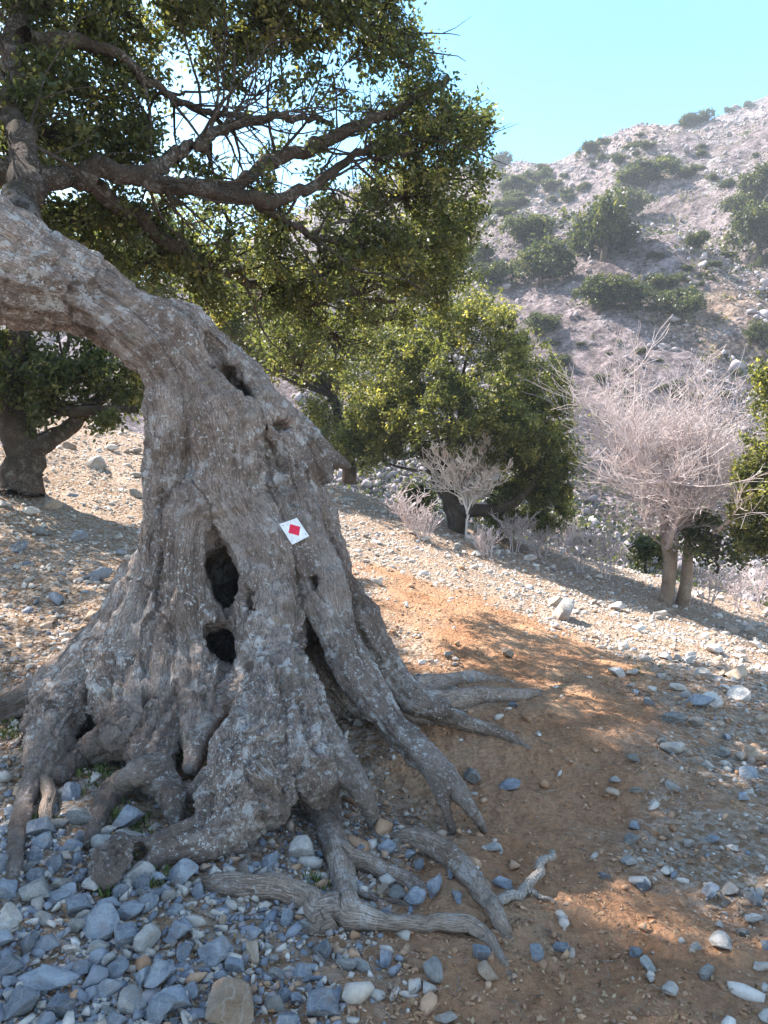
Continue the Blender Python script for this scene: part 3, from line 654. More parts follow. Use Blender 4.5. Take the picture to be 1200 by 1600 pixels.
    for k in range(26):  # unseen leaf masses added to keep sun off the near ground
        blobs.append((np.array([-6.6+.62*(k % 6)+r_.uniform(-.2, .2), 3.5+.62*(k//6)+r_.uniform(-.2, .2), r_.uniform(5.5, 6.1)]), np.array([.6, .6, .4]), 75))
    for k in range(34):  # more unseen foliage, added to shade the slope behind the trunk
        blobs.append((np.array([r_.uniform(-15, -8.2), r_.uniform(6, 15), r_.uniform(5, 6.6)]), np.array([.8, .8, .5]), 50))
    Cn, T, B = crown_points([b_ for b_ in blobs], 9, 1.0, 26, .10, .25, 6)
    tb = Tubes(); r_ = np.random.default_rng(3)
    for c, p in B:
        if r_.random() < .55:
            m = (c*.6+p*.4)+r_.standard_normal(3)*.04; e = p+(p-c)*.25
            tb.add(np.array([c, m, p, e]), [.008, .006, .004, .002], 3)
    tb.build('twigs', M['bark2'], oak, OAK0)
    leaves('foliage', Cn, .045, M['leaf'], oak, OAK0, T, seed=4)
    print('oak leaves', len(Cn))
build_oak_crown()

# ------------------------------------------------------------------ trail marker nailed on the trunk
def hit(px, py):
    d = Vector(ray(px, py)).normalized(); h_ = bvh.ray_cast(Vector((0, 0, CAMZ)), d); return h_[0], h_[1]
def marker():
    c, _ = hit(458, 832)
    ns = Vector((0, 0, 0))
    for dx in (-16, 0, 16):
        for dy in (-16, 0, 16):
            q = hit(458+dx, 832+dy)
            if q[0] is not None: ns += q[1]
    n_ = ns.normalized()
    cam_ = (Vector((0, 0, CAMZ))-c).normalized(); n_ = (n_*.35+cam_*.65).normalized()
    t = empty('trail_marker', c+n_*.036)
    up = Vector((0, 0, 1)); x = up.cross(n_).normalized(); y = n_.cross(x)
    mt = t; from mathutils import Matrix
    Mx = Matrix((x, y, n_)).transposed()
    t.rotation_euler = Mx.to_euler()
    s = c.y/F/math.cos(R(3))
    def plate(name, cs, th, z0, mt_, bev=.0):
        V = [((a-458)*s, -(b-832)*s, z0+z) for z in (0, th) for a, b in cs]; n = len(cs)
        fs = [tuple(range(n, 2*n)), tuple(range(n-1, -1, -1))]+[(i, (i+1) % n, n+(i+1) % n, n+i) for i in range(n)]
        me = bpy.data.meshes.new(name); me.from_pydata(V, [], fs); me.materials.append(mt_); me.validate()
        import bmesh
        bm = bmesh.new(); bm.from_mesh(me); bmesh.ops.recalc_face_normals(bm, faces=bm.faces); bm.to_mesh(me); bm.free()
        o = bpy.data.objects.new(name, me); COL.objects.link(o); o.parent = t; return o
    plate('plate', [(436, 820), (464, 810.5), (482, 840), (455, 853)], .002, 0, m_plain('white_enamel', (.78, .78, .80), .4, .14, 40))
    red = plate('painted_diamond', [(453, 820), (468.5, 825), (466, 839), (450, 834)], .0012, .0021, m_plain('red_paint', (.72, .02, .07), .5, .12, 90))
    import bmesh
    for (a, b, nm) in ((477, 837, 'nail'), (442, 822, 'nail')):
        bm = bmesh.new(); bmesh.ops.create_cone(bm, cap_ends=True, segments=12, radius1=.0025, radius2=.0018, depth=.003)
        me = bpy.data.meshes.new(nm); bm.to_mesh(me); bm.free(); me.materials.append(M['inner'])
        o = bpy.data.objects.new(nm, me); COL.objects.link(o); o.parent = t; o.location = ((a-458)*s, -(b-832)*s, .0035)
    tag(t, 'small white square trail sign with a red diamond, nailed to the trunk', 'sign')
marker()

# ------------------------------------------------------------------ leafy trees
def leafy_tree(name, label, base, trunkpts, blobs_px, mat_, size, per, sprigs, seed, group=None, bark='bark2', rdepth=1.2, cat='tree', shell=.45):
    o = empty(name, base); O = np.asarray(base, float)
    tb = Tubes(); 
    for i, L in enumerate(trunkpts): limb(tb, toworld(L), 5, 9, .04, i+seed)
    blobs = []
    for a, b, Y, r, d in blobs_px:
        rr = r*Y/F; blobs.append((P(a, b, Y), np.array([rr, rr*rdepth, rr*.85]), d*sprigs))
    q0 = toworld(trunkpts[0]); top = q0[-1, :3]
    r_ = np.random.default_rng(seed)
    for c, rad, d in blobs:
        s0 = q0[r_.integers(len(q0)//2, len(q0)), :3]; m = (s0+c)/2+r_.standard_normal(3)*.15
        tb.add(crom([s0, m, c], 4), np.linspace(.05, .015, 9)*size/.09, 5)
    tb.build('trunk', M[bark], o, O)
    Cn, T, B = crown_points(blobs, seed, 1.0, per, size*1.9, shell, 11)
    leaves('crown', Cn, size, mat_, o, O, T, seed=seed)
    tag(o, label, cat, group); return o
leafy_tree('green_tree', 'round evergreen tree with sunlit yellow-green top, behind the pale leafless shrub', G(708, 832),
    [[(716, 850, 15, 17), (708, 790, 15, 14), (690, 740, 15, 12), (720, 680, 15, 10), (720, 600, 15, 6)],
     [(720, 800, 15, 12), (790, 790, 14.8, 8), (840, 740, 14.8, 6), (850, 660, 15, 4)], [(700, 780, 15, 9), (650, 680, 15, 7), (620, 600, 15, 4)]],
    [(690, 500, 15, 45, 40), (620, 540, 15, 55, 48), (750, 520, 15, 60, 55), (660, 585, 14.3, 60, 56), (800, 580, 15, 60, 55), (845, 640, 15, 45, 45), (580, 600, 15, 50, 45), (640, 630, 14.4, 65, 60), (730, 640, 14.2, 70, 66), (800, 670, 14.5, 60, 60), (850, 710, 15, 42, 44), (580, 670, 15, 46, 44), (630, 690, 15, 34, 30), (710, 700, 15.4, 40, 34), (790, 730, 15, 50, 46), (845, 750, 15.2, 40, 40), (545, 690, 15.5, 36, 30), (860, 800, 15.3, 34, 34), (800, 790, 15.3, 40, 34), (860, 750, 15, 36, 34), (870, 590, 15.5, 25, 16), (870, 680, 15.5, 22, 14)],
    M['leaf_y'], .062, 26, 5.2, 21)
leafy_tree('loose_tree', 'loose yellowish evergreen tree between the leaning trunk and the round green tree', G(545, 745),
    [[(545, 755, 19, 12), (540, 690, 19, 10), (520, 620, 19, 7), (520, 560, 19, 4)]],
    [(480, 560, 19, 55, 40), (540, 520, 19, 50, 40), (600, 520, 19, 40, 30), (520, 600, 18.5, 55, 44), (560, 650, 18.5, 50, 40), (500, 680, 18.5, 45, 36), (450, 520, 19, 50, 34), (560, 710, 19, 35, 26), (420, 570, 19, 50, 34), (400, 500, 18, 60, 50), (340, 450, 17.5, 60, 50), (280, 420, 17, 60, 50), (220, 440, 17, 60, 50), (160, 400, 17, 60, 44), (320, 380, 18, 60, 44), (240, 360, 18, 55, 40), (420, 420, 18.5, 60, 44), (480, 450, 19, 50, 40), (360, 540, 17.5, 55, 40), (200, 500, 16.5, 50, 40)],
    M['leaf_y'], .095, 18, 3.2, 22)
leafy_tree('shaded_tree', 'dark evergreen tree with black trunk behind the leaning limb at the left edge', G(28, 770),
    [[(32, 775, 9, 40), (38, 730, 9, 30), (36, 680, 9, 26), (20, 600, 9, 20), (40, 500, 9, 14), (80, 400, 9.5, 8)],
     [(40, 700, 9, 20), (90, 680, 9, 14), (120, 650, 9, 12), (180, 600, 9.2, 8), (240, 520, 9.5, 5)], [(60, 640, 9, 10), (130, 640, 8.8, 9), (215, 640, 8.8, 5)]],
    [(20, 560, 9, 60, 60), (100, 570, 9, 55, 55), (170, 580, 9.2, 50, 44), (60, 620, 8.8, 40, 30), (150, 630, 8.8, 40, 22), (210, 610, 9.2, 35, 20), (-40, 600, 9, 60, 40), (0, 480, 9.3, 70, 60), (90, 430, 9.8, 70, 60), (170, 440, 10.2, 50, 40), (110, 350, 10, 50, 30), (20, 400, 9.6, 60, 40)],
    M['leaf'], .065, 20, 2.6, 23)
leafy_tree('roadside_tree', 'yellow-green evergreen tree cut by the right edge of the picture', G(1225, 960),
    [[(1230, 1000, 11, 20), (1225, 900, 11, 16), (1215, 800, 11, 12), (1210, 680, 11, 6)]],
    [(1222, 640, 11, 40, 36), (1205, 700, 11, 40, 36), (1225, 740, 11, 48, 46), (1182, 755, 11, 32, 32), (1200, 805, 11, 42, 40), (1180, 835, 11.2, 26, 22), (1240, 800, 11, 60, 50), (1220, 580, 11, 40, 30), (1230, 870, 11, 50, 30)],
    M['leaf_y'], .055, 24, 4.4, 24)
for q, (px, py, Yd, r, lab) in enumerate([(1120, 880, 12.4, 46, 'dark green bush on the ridge right of the leafless tree trunk'), (1010, 880, 14.5, 30, 'dark low bush behind the leafless tree trunk on its left side'),
        (655, 800, 16.2, 22, 'small dark bush at the foot of the round evergreen, left of its trunk'), (780, 835, 15.5, 34, 'dark undergrowth bush under the round evergreen, right of its trunk')]):
    leafy_tree('green_bush', lab, G(px, py+10), [[(px, py+16, Yd, 2.4), (px, py-10, Yd, 2), (px+5, py-40, Yd, 1.2)]],
        [(px-r*.5, py-r*.8, Yd, r*.8, 30), (px+r*.5, py-r*.7, Yd, r*.8, 30), (px, py-r*1.2, Yd, r*.7, 26), (px, py-r*.3, Yd, r*.9, 26)], M['leaf'], .07, 16, 1.6, 40+q, cat='bush')

# ------------------------------------------------------------------ leafless trees and shrubs
def bare(name, label, base, trunks, spread, height, mat_, n_lvl, rad0, seed, cat, group=None, kids=(5, 5, 4, 3), up=.35, rmin=.003, H=None, W=None, wig=.08, tmat=None, t0=.3):
    r_ = random.Random(seed); o = empty(name, base); O = Vector(base)
    tt = Tubes(); tw = Tubes(); tr = Tubes()
    def grow(p, d, L, r, lv):
        n = 5; pts = [p.copy()]; rr = [r]; dd = d.copy()
        for i in range(n):
            dd = (dd+Vector((r_.gauss(0, wig), r_.gauss(0, wig), r_.gauss(.04, wig)))).normalized(); p = p+dd*(L/n); pts.append(p.copy()); rr.append(max(rmin, r*(1-.13*(i+1))))
        (tr if lv < 1 else (tt if lv < 2 else tw)).add([tuple(v) for v in pts], rr, 7 if lv < 1 else (5 if lv < 2 else 3))
        if lv >= n_lvl: return
        kk = kids[min(lv, len(kids)-1)]
        for c in range(kk):
            tl = t0 if lv == 0 else .3; t = tl+(1-tl)*(c+r_.random())/kk; i = min(n-1, int(t*n)); q = pts[i].lerp(pts[i+1], t*n-i)
            nd = (dd*.75+Vector((r_.gauss(0, spread), r_.gauss(0, spread), max(-.35, r_.gauss(up*.4, spread*.75))))).normalized()
            grow(q, nd, L*r_.uniform(.52, .72), rr[i]*.62, lv+1)
    for (off, d, L, r) in trunks: grow(O+Vector(off)-Vector((0, 0, .08)), Vector(d).normalized(), L, r, 0)
    if H:
        allv = np.concatenate(tr.V+tt.V+tw.V)-np.array(O); lo = np.percentile(allv, 2.5, axis=0); hi = np.percentile(allv, 97.5, axis=0); fx = W/(hi[0]-lo[0]); fz = H/hi[2]
        cx = (hi[0]+lo[0])/2; top = hi[2]
        for tb_ in (tr, tt, tw):
            for v in tb_.V:
                q = v-np.array(O); wgt = np.clip(q[:, 2:3]/top-.15, 0, 1); v[:] = np.array(O)+np.concatenate([(q[:, :1]-cx*wgt)*(1+(fx-1)*np.clip(wgt*1.6, 0, 1)), q[:, 1:2]*(1+(fx-1)*np.clip(wgt*1.6, 0, 1)), q[:, 2:]*fz], 1)
    tr.build('trunk', tmat or mat_, o, np.array(O)); tt.build('branches', mat_, o, np.array(O)); tw.build('twigs', mat_, o, np.array(O)) if tw.n else None
    tag(o, label, cat, group); return o
gb = G(1045, 942)
bare('leafless_tree', 'large pale leafless tree with two close trunks and a fan of fine twigs', gb, [((-.06, 0, 0), (-.04, 0, 1), 2.3, .13), ((.24, .05, 0), (.03, .05, 1), 2.3, .12), ((.05, .1, 0), (.14, .1, 1), 2.0, .06)], .62, 4, M['pale'], 4, .09, 6, 'tree', kids=(9, 8, 6, 6, 3), up=.45, rmin=.0034, wig=.10, t0=.5, tmat=M['tanbark'], H=gb[1]*335/F, W=gb[1]*262/F)
bare('leafless_shrub', 'small whitish leafless shrub in front of the round evergreen tree', G(728, 838), [((0, 0, 0), (0, 0, 1), .62, .028), ((.02, 0, .35), (-.5, 0, 1), .5, .018), ((0, 0, .35), (.5, .1, 1), .5, .018)], .6, 1.4, M['pale2'], 4, .03, 8, 'shrub', kids=(6, 6, 5, 3), up=.8, rmin=.0055, H=G(728, 838)[1]*148/F, W=G(728, 838)[1]*112/F)
bs = [(640, 832, .8, 'low'), (665, 845, .5, ''), (800, 862, .8, ''), (845, 872, .6, ''), (905, 895, .9, ''), (945, 905, 1.0, ''), (975, 880, .8, ''), (1105, 945, .9, ''), (1150, 955, .9, ''), (1185, 950, 1.0, ''), (760, 870, .5, ''), (880, 860, .9, '')]
labs = ['tangle of pale dry stems left of the round evergreen trunk', 'small dry stem tuft on the slope below the round evergreen trunk', 'dry branching shrub right of the whitish leafless shrub', 'short dry shrub under the right side of the round evergreen', 'dry shrub on the ridge left of the leafless tree, farther from it', 'dry upright shrub nearest the left of the leafless tree trunk', 'thin dry shrub just behind the left of the leafless tree', 'dry thorny shrub immediately right of the leafless tree trunk', 'dry thorny shrub in front of the dark bush on the ridge', 'dry thorny shrub at the right edge below the yellow-green tree', 'tiny dry shrub on the stony slope below the whitish shrub', 'dry shrub at the right foot of the round evergreen']
for i, (px, py, h_, _) in enumerate(bs):
    b = G(px, py)
    bare('dry_shrub', labs[i], b, [((.05*k, .03*k, 0), (random.uniform(-.5, .5), random.uniform(-.4, .4), 1), h_*.45, .014) for k in range(-1, 3)], .6, h_, M['pale'], 3, .02, 60+i, 'shrub', 'dry shrubs along the edge of the slope', kids=(5, 4, 3), up=.6, H=h_*.9, W=h_*.95)

lms = [
 (355, 1568, 'the big pale tan wedge'), (338, 1482, 'the flat blue-grey slab'), (160, 1432, 'the rounded boulder under the root lump'), (50, 1390, 'the tall grey stone at the left edge'), (72, 1520, 'the long slab at the left edge'),
 (30, 1580, 'the bottom left corner block'), (250, 1575, 'the boulder at the bottom edge'), (235, 1460, 'the broad grey stone in the heap'), (393, 1468, 'the standing tan stone'), (178, 1345, 'the low root lump'), (28, 1330, 'the leftmost root'),
 (505, 1570, 'the big blue-grey stone at the bottom'), (423, 1342, 'the dark blue stone under the bulge'), (535, 1440, 'the knot of the curled roots'), (430, 1390, 'the horizontal root'), (665, 1370, 'the cobble pile'), (745, 1400, 'the thick right-hand root'), (668, 1520, 'the elongated grey stone'),
 (1090, 1095, 'the largest stone of the stony patch'), (1040, 1300, 'the tan stone beside the path'), (1110, 1388, 'the blue stone in the gravel'), (1125, 1470, 'the pale angular stone'), (1015, 1506, 'the upright grey stone by the path'), (1045, 1545, 'the pale stone near the bottom'), (1180, 1400, 'the blue stone at the right edge'), (1180, 1230, 'the right edge of the shaded gravel'), (1000, 1200, 'the right border of the path'), (1180, 1580, 'the bottom right corner'),
 (880, 950, 'the largest grey rock on the lit slope'), (1045, 945, 'the leafless tree'), (1155, 1050, 'the brown rock near the right edge'), (1075, 1030, 'the rock where shade begins'), (1180, 960, 'the dry shrub at the right edge'), (960, 1000, 'the bend of the path'),
 (32, 770, 'the dark tree at the left'), (190, 900, 'the left side of the old trunk'), (60, 1000, 'the shaded left slope'), (150, 720, 'the gap under the leaning limb'), (30, 880, 'the left edge of the dappled slope'), (718, 840, 'the round evergreen'), (728, 838, 'the whitish shrub'), (560, 790, 'the broken stub of the trunk'), (840, 880, 'the dry shrubs along the edge'), (640, 840, 'the pale dry stems'),
 (700, 1100, 'the far roots'), (850, 1075, 'the tip of the far root'), (797, 1224, 'the dark blue stone alone on the path'), (640, 1000, 'the right flank of the trunk')]
def describe(px, py, size, tone, noun, marks):
    for m in sorted(marks, key=lambda q: (q[0]-px)**2+(1.5*(q[1]-py))**2)[:3]:
        lb = describe1(px, py, size, tone, noun, m)
        if lb not in USED: break
    USED.add(lb); return lb
USED = set()
def describe1(px, py, size, tone, noun, m):
    dx = px-m[0]; dy = py-m[1]
    if abs(dx) > abs(dy)*1.2: d = 'just left of' if dx < 0 else 'just right of'
    else: d = 'just behind' if dy < 0 else 'just in front of'
    return ('%s %s %s %s %s' % (size, tone, noun, d, m[2])).replace('  ', ' ')
TONE = {'blue': 'blue-grey', 'grey': 'grey', 'white': 'pale', 'tan': 'tan'}
# ------------------------------------------------------------------ trees on the far hillside
def far_proto(seed, size, nb, flat=.8, spr=26):
    r_ = np.random.default_rng(seed); o = empty('hillside_tree', (0, 0, -500)); blobs = []
    for k in range(nb):
        a = r_.random()*6.28; q = r_.random()**.5*.34
        blobs.append((np.array([math.cos(a)*q, math.sin(a)*q, .30+.34*flat*r_.random()]), np.array([.20, .20, .17])*(.7+.6*r_.random()), spr*2))
    tb = Tubes(); tb.add([(0, 0, -.08), (.01, 0, .12), (0, .02, .35), (.02, 0, .5)], [.045, .035, .025, .012], 7)
    for c, rr, d in blobs[:6]: tb.add(crom([(0, .01, .15), c*.6, c], 3), np.linspace(.02, .007, 7), 5)
    tb.build('trunk', M['bark2'], o)
    Cn, T, B = crown_points(blobs, seed, 1.0, 12, size*1.3, .3, 8)
    leaves('crown', Cn, size, M['leaf_far'], o, (0, 0, 0), T, seed=seed); return o
protos = [far_proto(100+k, .050, [14, 11, 16, 9][k], [.9, .6, .8, .5][k]) for k in range(4)]
used = [False]*4
random.seed(5)
def place_far(px, py, w, label, group=None, ratio=1.0, k=None, rr=random.Random(11)):
    g = G(px, py, tmin=24); 
    if g[1] < 24 or g[1] > 300: return
    k = rr.randrange(4) if k is None else k
    if used[k]: o = copy_tree(protos[k])
    else: o = protos[k]; used[k] = True
    s = w*g[1]/F*1.42
    o.location = g-np.array([0, 0, .04*s]); o.rotation_euler = (0, 0, rr.random()*6.28); o.scale = (s, s, s*ratio)
    tag(o, label, 'tree' if w > 34 else 'shrub', group); return o
far_named = [(942, 408, 100, 1.15, 'tallest dark tree standing halfway up the far hillside'), (905, 400, 50, 1.0, 'smaller tree touching the left side of the tallest hillside tree'), (975, 345, 55, .9, 'tree behind the upper right of the tallest hillside tree'),
 (845, 448, 84, .95, 'round dark tree on the hillside, nearest above the gully shadow'), (822, 392, 58, 1, 'round tree just above the lower round hillside tree'),
 (935, 490, 58, .9, 'left tree of the row under the tallest hillside tree'), (985, 488, 62, .85, 'middle tree of the row under the tallest hillside tree'), (1068, 498, 76, .75, 'right low spreading tree of the row under the tallest hillside tree'), (1040, 455, 44, .7, 'small olive bush above the right tree of the row'),
 (1185, 405, 84, .95, 'big dark tree at the right edge, on the brown earth patch'), (1160, 345, 48, .9, 'small tree above the big dark tree at the right edge'), (1190, 318, 56, .9, 'uppermost tree of the clump at the right edge'),
 (1010, 290, 80, .45, 'wide low dark thicket on the upper hillside'), (1092, 196, 34, .7, 'right bush of the pair standing on the skyline'), (1075, 198, 26, .6, 'left bush of the pair standing on the skyline'),
 (735, 425, 52, .9, 'bluish tree beside the edge of the old oak crown'), (765, 452, 44, .9, 'bluish tree right above the top of the round evergreen'), (1185, 545, 34, 1.1, 'lone little tree on bare ground near the right edge'), (850, 525, 44, .8, 'dark bush in the shadowed gully right of the round evergreen'), (875, 575, 30, .7, 'bush at the bottom of the shadowed gully')]
for px, py, w, ra, lab in far_named: place_far(px, py, w, lab, None, ra)
hms = [(942, 380, 'the tallest hillside tree'), (845, 420, 'the round dark hillside tree'), (822, 375, 'the upper round hillside tree'), (935, 480, 'the left tree of the hillside row'), (1068, 485, 'the spreading tree of the row'), (1185, 375, 'the big tree at the right edge'),
 (1010, 285, 'the wide thicket on the upper hillside'), (1085, 190, 'the skyline pair of bushes'), (735, 410, 'the bluish tree by the oak crown'), (1185, 535, 'the lone little tree on bare ground'), (860, 540, 'the shadowed gully'), (800, 260, 'the left stretch of the skyline'), (920, 245, 'the middle stretch of the skyline'), (1150, 240, 'the rocky shoulder at upper right'), (790, 310, 'the upper left hillside'), (1100, 300, 'the grey scree right of the thicket'), (1050, 560, 'the top of the leafless tree'), (1120, 440, 'the brown earth patch')]
rs = random.Random(77); cnt = 0
clusters = [(790, 290, 55), (830, 275, 30), (1050, 250, 40), (1140, 245, 35), (880, 330, 70), (900, 250, 60), (1120, 320, 60), (960, 560, 90), (1120, 580, 60), (780, 340, 40), (860, 300, 60), (1000, 240, 60), (1100, 420, 60)]
while cnt < 80:
    c = rs.choice(clusters); px = rs.gauss(c[0], c[2]); py = rs.gauss(c[1], c[2]*.35)
    if px < 715 or px > 1215 or py < 225 or py > 640: continue
    wv = rs.uniform(9, 30)*(1 if py < 420 else .7); rv = rs.uniform(.55, .9)
    lb = describe(px, py, 'tiny' if wv < 14 else ('small' if wv < 21 else 'middling'), 'low' if rv < .7 else 'rounded', 'scrub bush', hms)
    if place_far(px, py, wv, lb, 'scrub bushes scattered over the far hillside', rv): cnt += 1
for k in range(4):
    if not used[k]:
        for ch in list(protos[k].children): bpy.data.objects.remove(ch)
        bpy.data.objects.remove(protos[k])
# small wind-bent bushes on the skyline
for k, px in enumerate((752, 775, 838, 842, 893, 945, 1000, 1140, 1170)):
    py = np.interp(px, [740, 900, 1000, 1100, 1200], [254, 236, 212, 186, 158])
    place_far(px, py+3, random.uniform(9, 16), ['leftmost', 'second from left', 'left one of the close middle pair', 'right one of the close middle pair', 'fifth from left', 'sixth from left', 'seventh from left', 'second from right', 'rightmost'][k]+' of the tiny bushes on the skyline', 'tiny bushes on the mountain skyline', .8)

# ------------------------------------------------------------------ stones
def rock_mesh(seed, name, mats, cuts=9, sub=True):
    """convex angular stone: sphere clipped by random planes, edges chipped"""
    import bmesh
    r_ = random.Random(seed); bm = bmesh.new(); bmesh.ops.create_icosphere(bm, subdivisions=3, radius=.5)
    pl = []
    for k in range(cuts):
        n_ = Vector((r_.gauss(0, 1), r_.gauss(0, 1), r_.gauss(0, 1))).normalized(); pl.append((n_, r_.uniform(.17, .38)))
    for v in bm.verts:
        p = v.co.copy()
        for n_, d in pl:
            e = p.dot(n_)-d
            if e > 0: p -= n_*e
        v.co = p
    V = np.array([v.co for v in bm.verts]); nz = fbm(V[:, 0]*5+seed, V[:, 1]*5, V[:, 2]*5, 3, seed % 50)
    nz2 = fbm(V[:, 0]*16+seed, V[:, 1]*16, V[:, 2]*16, 2, seed % 50)
    for v, a, b in zip(bm.verts, nz, nz2): v.co *= 1+.045*a+.018*b
    me = bpy.data.meshes.new(name); bm.to_mesh(me); bm.free(); me.materials.append(mats)
    for p in me.polygons: p.use_smooth = True
    me.set_sharp_from_angle(angle=R(24)); return me
rock_mats = ['blue', 'grey', 'white', 'tan']
rock_lib = {m: [rock_mesh(200+i*7+j, 'stone', M[m], 8+i % 4) for i in range(9)] for j, m in enumerate(rock_mats)}
placed = []
rg = random.Random(99)
def stone(px, py, wpx, hpx, tone, label, group=None, rot=None, sink=.22, name='stone', up=1.0):
    g = G(px, py+hpx*.30); w = wpx*g[1]/F; hh = hpx*g[1]/F
    o = bpy.data.objects.new(name, rg.choice(rock_lib[tone])); COL.objects.link(o)
    view = math.atan2(CAMZ-g[2], g[1]); # foreshortening: visible height = depth*sin + height*cos
    dep = hh*1.05; ht = min(hh*.85, w*.75)*up
    o.scale = (w*1.22, dep*1.22, ht*1.15); 
    o.location = (g[0], g[1], float(terrain(g[0], g[1]))+ht*(.5-sink))
    o.rotation_euler = (rg.uniform(-.25, .25), rg.uniform(-.25, .25), rg.uniform(-.35, .35) if rot is None else rot)
    placed.append((g[0], g[1], w*.5)); tag(o, label, 'stone', group); return o
named = [
 (355, 1568, 96, 88, 'tan', 'big pale tan wedge-shaped stone at the bottom edge below the curled roots'), (338, 1482, 88, 52, 'blue', 'flat blue-grey slab right above the big pale tan stone'),
 (367, 1507, 40, 32, 'blue', 'small blue stone touching the right end of the flat slab'), (160, 1432, 56, 64, 'blue', 'rounded blue-grey boulder below the low root lump'),
 (50, 1390, 66, 62, 'grey', 'tall grey stone at the left edge beneath the leftmost root'), (72, 1520, 96, 48, 'blue', 'long blue slab at the left edge in the stone heap'),
 (30, 1565, 70, 60, 'blue', 'large blue-grey block in the bottom left corner'), (250, 1575, 62, 56, 'blue', 'blue-grey boulder at the bottom edge, left of the pale tan stone'),
 (245, 1520, 58, 50, 'blue', 'dark slate stone left of the flat slab'), (205, 1555, 44, 76, 'grey', 'upright rounded grey-brown stone in the heap at the bottom'),
 (310, 1386, 34, 42, 'blue', 'blue-grey stone wedged at the left tip of the horizontal root'), (423, 1342, 38, 42, 'blue', 'rounded dark blue stone under the front bulge of the trunk'),
 (474, 1318, 44, 50, 'white', 'pale blue-white chunk between the two front roots'), (235, 1460, 60, 46, 'grey', 'broad grey stone in the middle of the stone heap'),
 (270, 1625, 60, 50, 'grey', 'grey stone cut by the bottom edge near the pale tan stone'), (468, 1410, 24, 28, 'grey', 'small grey stone above the bend of the horizontal root'),
 (393, 1468, 36, 78, 'tan', 'long pale tan stone standing on end right of the flat slab'), (505, 1480, 50, 34, 'blue', 'dark blue stone just below the knot of the curled roots'),
 (680, 1375, 38, 48, 'blue', 'large blue-grey cobble in the pile between two right-hand roots'), (655, 1350, 30, 26, 'blue', 'upper cobble of the pile between two right-hand roots'),
 (605, 1322, 30, 22, 'blue', 'cobble at the top of the pile, beside the thick root start'), (620, 1396, 36, 30, 'grey', 'pale grey cobble at the lower left of the cobble pile'),
 (595, 1390, 26, 22, 'tan', 'round tan cobble beside the pale grey cobble'), (640, 1335, 24, 18, 'blue', 'small cobble in the upper middle of the cobble pile'), (705, 1360, 22, 30, 'blue', 'narrow cobble pressed against the thick right-hand root'),
 (603, 1424, 34, 24, 'blue', 'blue cobble directly above the lowest long root'), (715, 1398, 24, 28, 'blue', 'small blue cobble at the lower right of the pile by the thick root'), (650, 1400, 32, 28, 'blue', 'rough blue cobble at the bottom of the pile between the roots'),
 (735, 1205, 34, 52, 'grey', 'upright grey stone beside the broken root end'), (797, 1224, 34, 22, 'blue', 'dark blue stone alone on the path right of the broken root end'),
 (790, 1378, 44, 22, 'blue', 'flat blue stone on the path right of the thick root'), (745, 1372, 30, 24, 'blue', 'blue stone touching the right side of the thick root'),
 (757, 1488, 48, 34, 'blue', 'blue-grey stone under the tip of the lowest long root'), (764, 1518, 34, 44, 'tan', 'pale brown pointed stone below the tip of the lowest long root'),
 (838, 1488, 34, 26, 'blue', 'dark blue stone low on the path, left one of two'), (880, 1478, 40, 20, 'blue', 'flat blue stone low on the path, right one of two'), (992, 1488, 26, 18, 'blue', 'small blue stone on the right side of the path near the bottom'),
 (1015, 1506, 26, 38, 'grey', 'upright grey stone at the right border of the path near the bottom'), (676, 1505, 28, 52, 'grey', 'elongated grey stone below the lowest long root'), (668, 1540, 26, 34, 'white', 'pale stone at the lower end of the elongated grey stone'),
 (563, 1508, 30, 26, 'grey', 'light grey stone on the dirt below the root knot'), (602, 1500, 34, 24, 'blue', 'dark blue stone right of the light grey stone on the dirt'), (505, 1570, 62, 56, 'blue', 'big blue-grey stone at the bottom edge, right of the pale tan stone'),
 (452, 1590, 60, 40, 'blue', 'blue stone at the bottom edge between the tan stone and the big blue one'), (470, 1520, 40, 30, 'blue', 'blue stone in the gap right of the long standing tan stone'), (694, 1592, 40, 22, 'white', 'pale stone cut by the bottom edge at the start of the path'),
 (110, 1236, 36, 34, 'blue', 'square blue stone under the left shoulder of the roots'), (75, 1262, 32, 34, 'blue', 'blue stone in the nook left of the square blue stone'), (240, 1292, 24, 16, 'white', 'small white stone under the arched root'),
 (88, 1345, 44, 36, 'blue', 'light blue stone above the heap, right of the leftmost root'), (118, 1318, 40, 30, 'blue', 'light blue stone below the arched root'), (146, 1375, 42, 40, 'white', 'pale ring-marked stone left of the low root lump'),
 (880, 950, 52, 52, 'grey', 'largest grey rock on the lit slope below the leafless tree'), (1155, 1050, 40, 34, 'tan', 'brown rock near the right edge where the slope falls away'), (1075, 1030, 34, 18, 'grey', 'rock on the slope where the shade begins'),
 (1090, 1095, 60, 26, 'blue', 'largest blue-grey stone of the stony patch right of the path'), (1050, 1120, 50, 24, 'grey', 'flat stone below the largest stone of the stony patch'), (1040, 1300, 30, 28, 'tan', 'tan stone on the right of the path at mid height'),
 (1110, 1388, 30, 30, 'blue', 'blue stone among the gravel right of the path'), (1125, 1470, 36, 40, 'white', 'pale angular stone near the right edge, lower part'), (1105, 1515, 44, 26, 'grey', 'long grey stone beneath the pale angular stone'), (1045, 1545, 30, 26, 'white', 'pale stone right of the path close to the bottom'),
 (770, 1325, 34, 20, 'grey', 'light stone on the path between broken root and forked stick'), (945, 1368, 24, 16, 'blue', 'single blue stone in the middle of the path'), (560, 1130, 20, 18, 'grey', 'stone in the dark hollow under the overhanging root'), (1180, 1400, 40, 34, 'blue', 'blue stone at the right edge at knee distance'),
]
for px, py, w, h_, t, lab in named: stone(px, py, w, h_, t, lab)
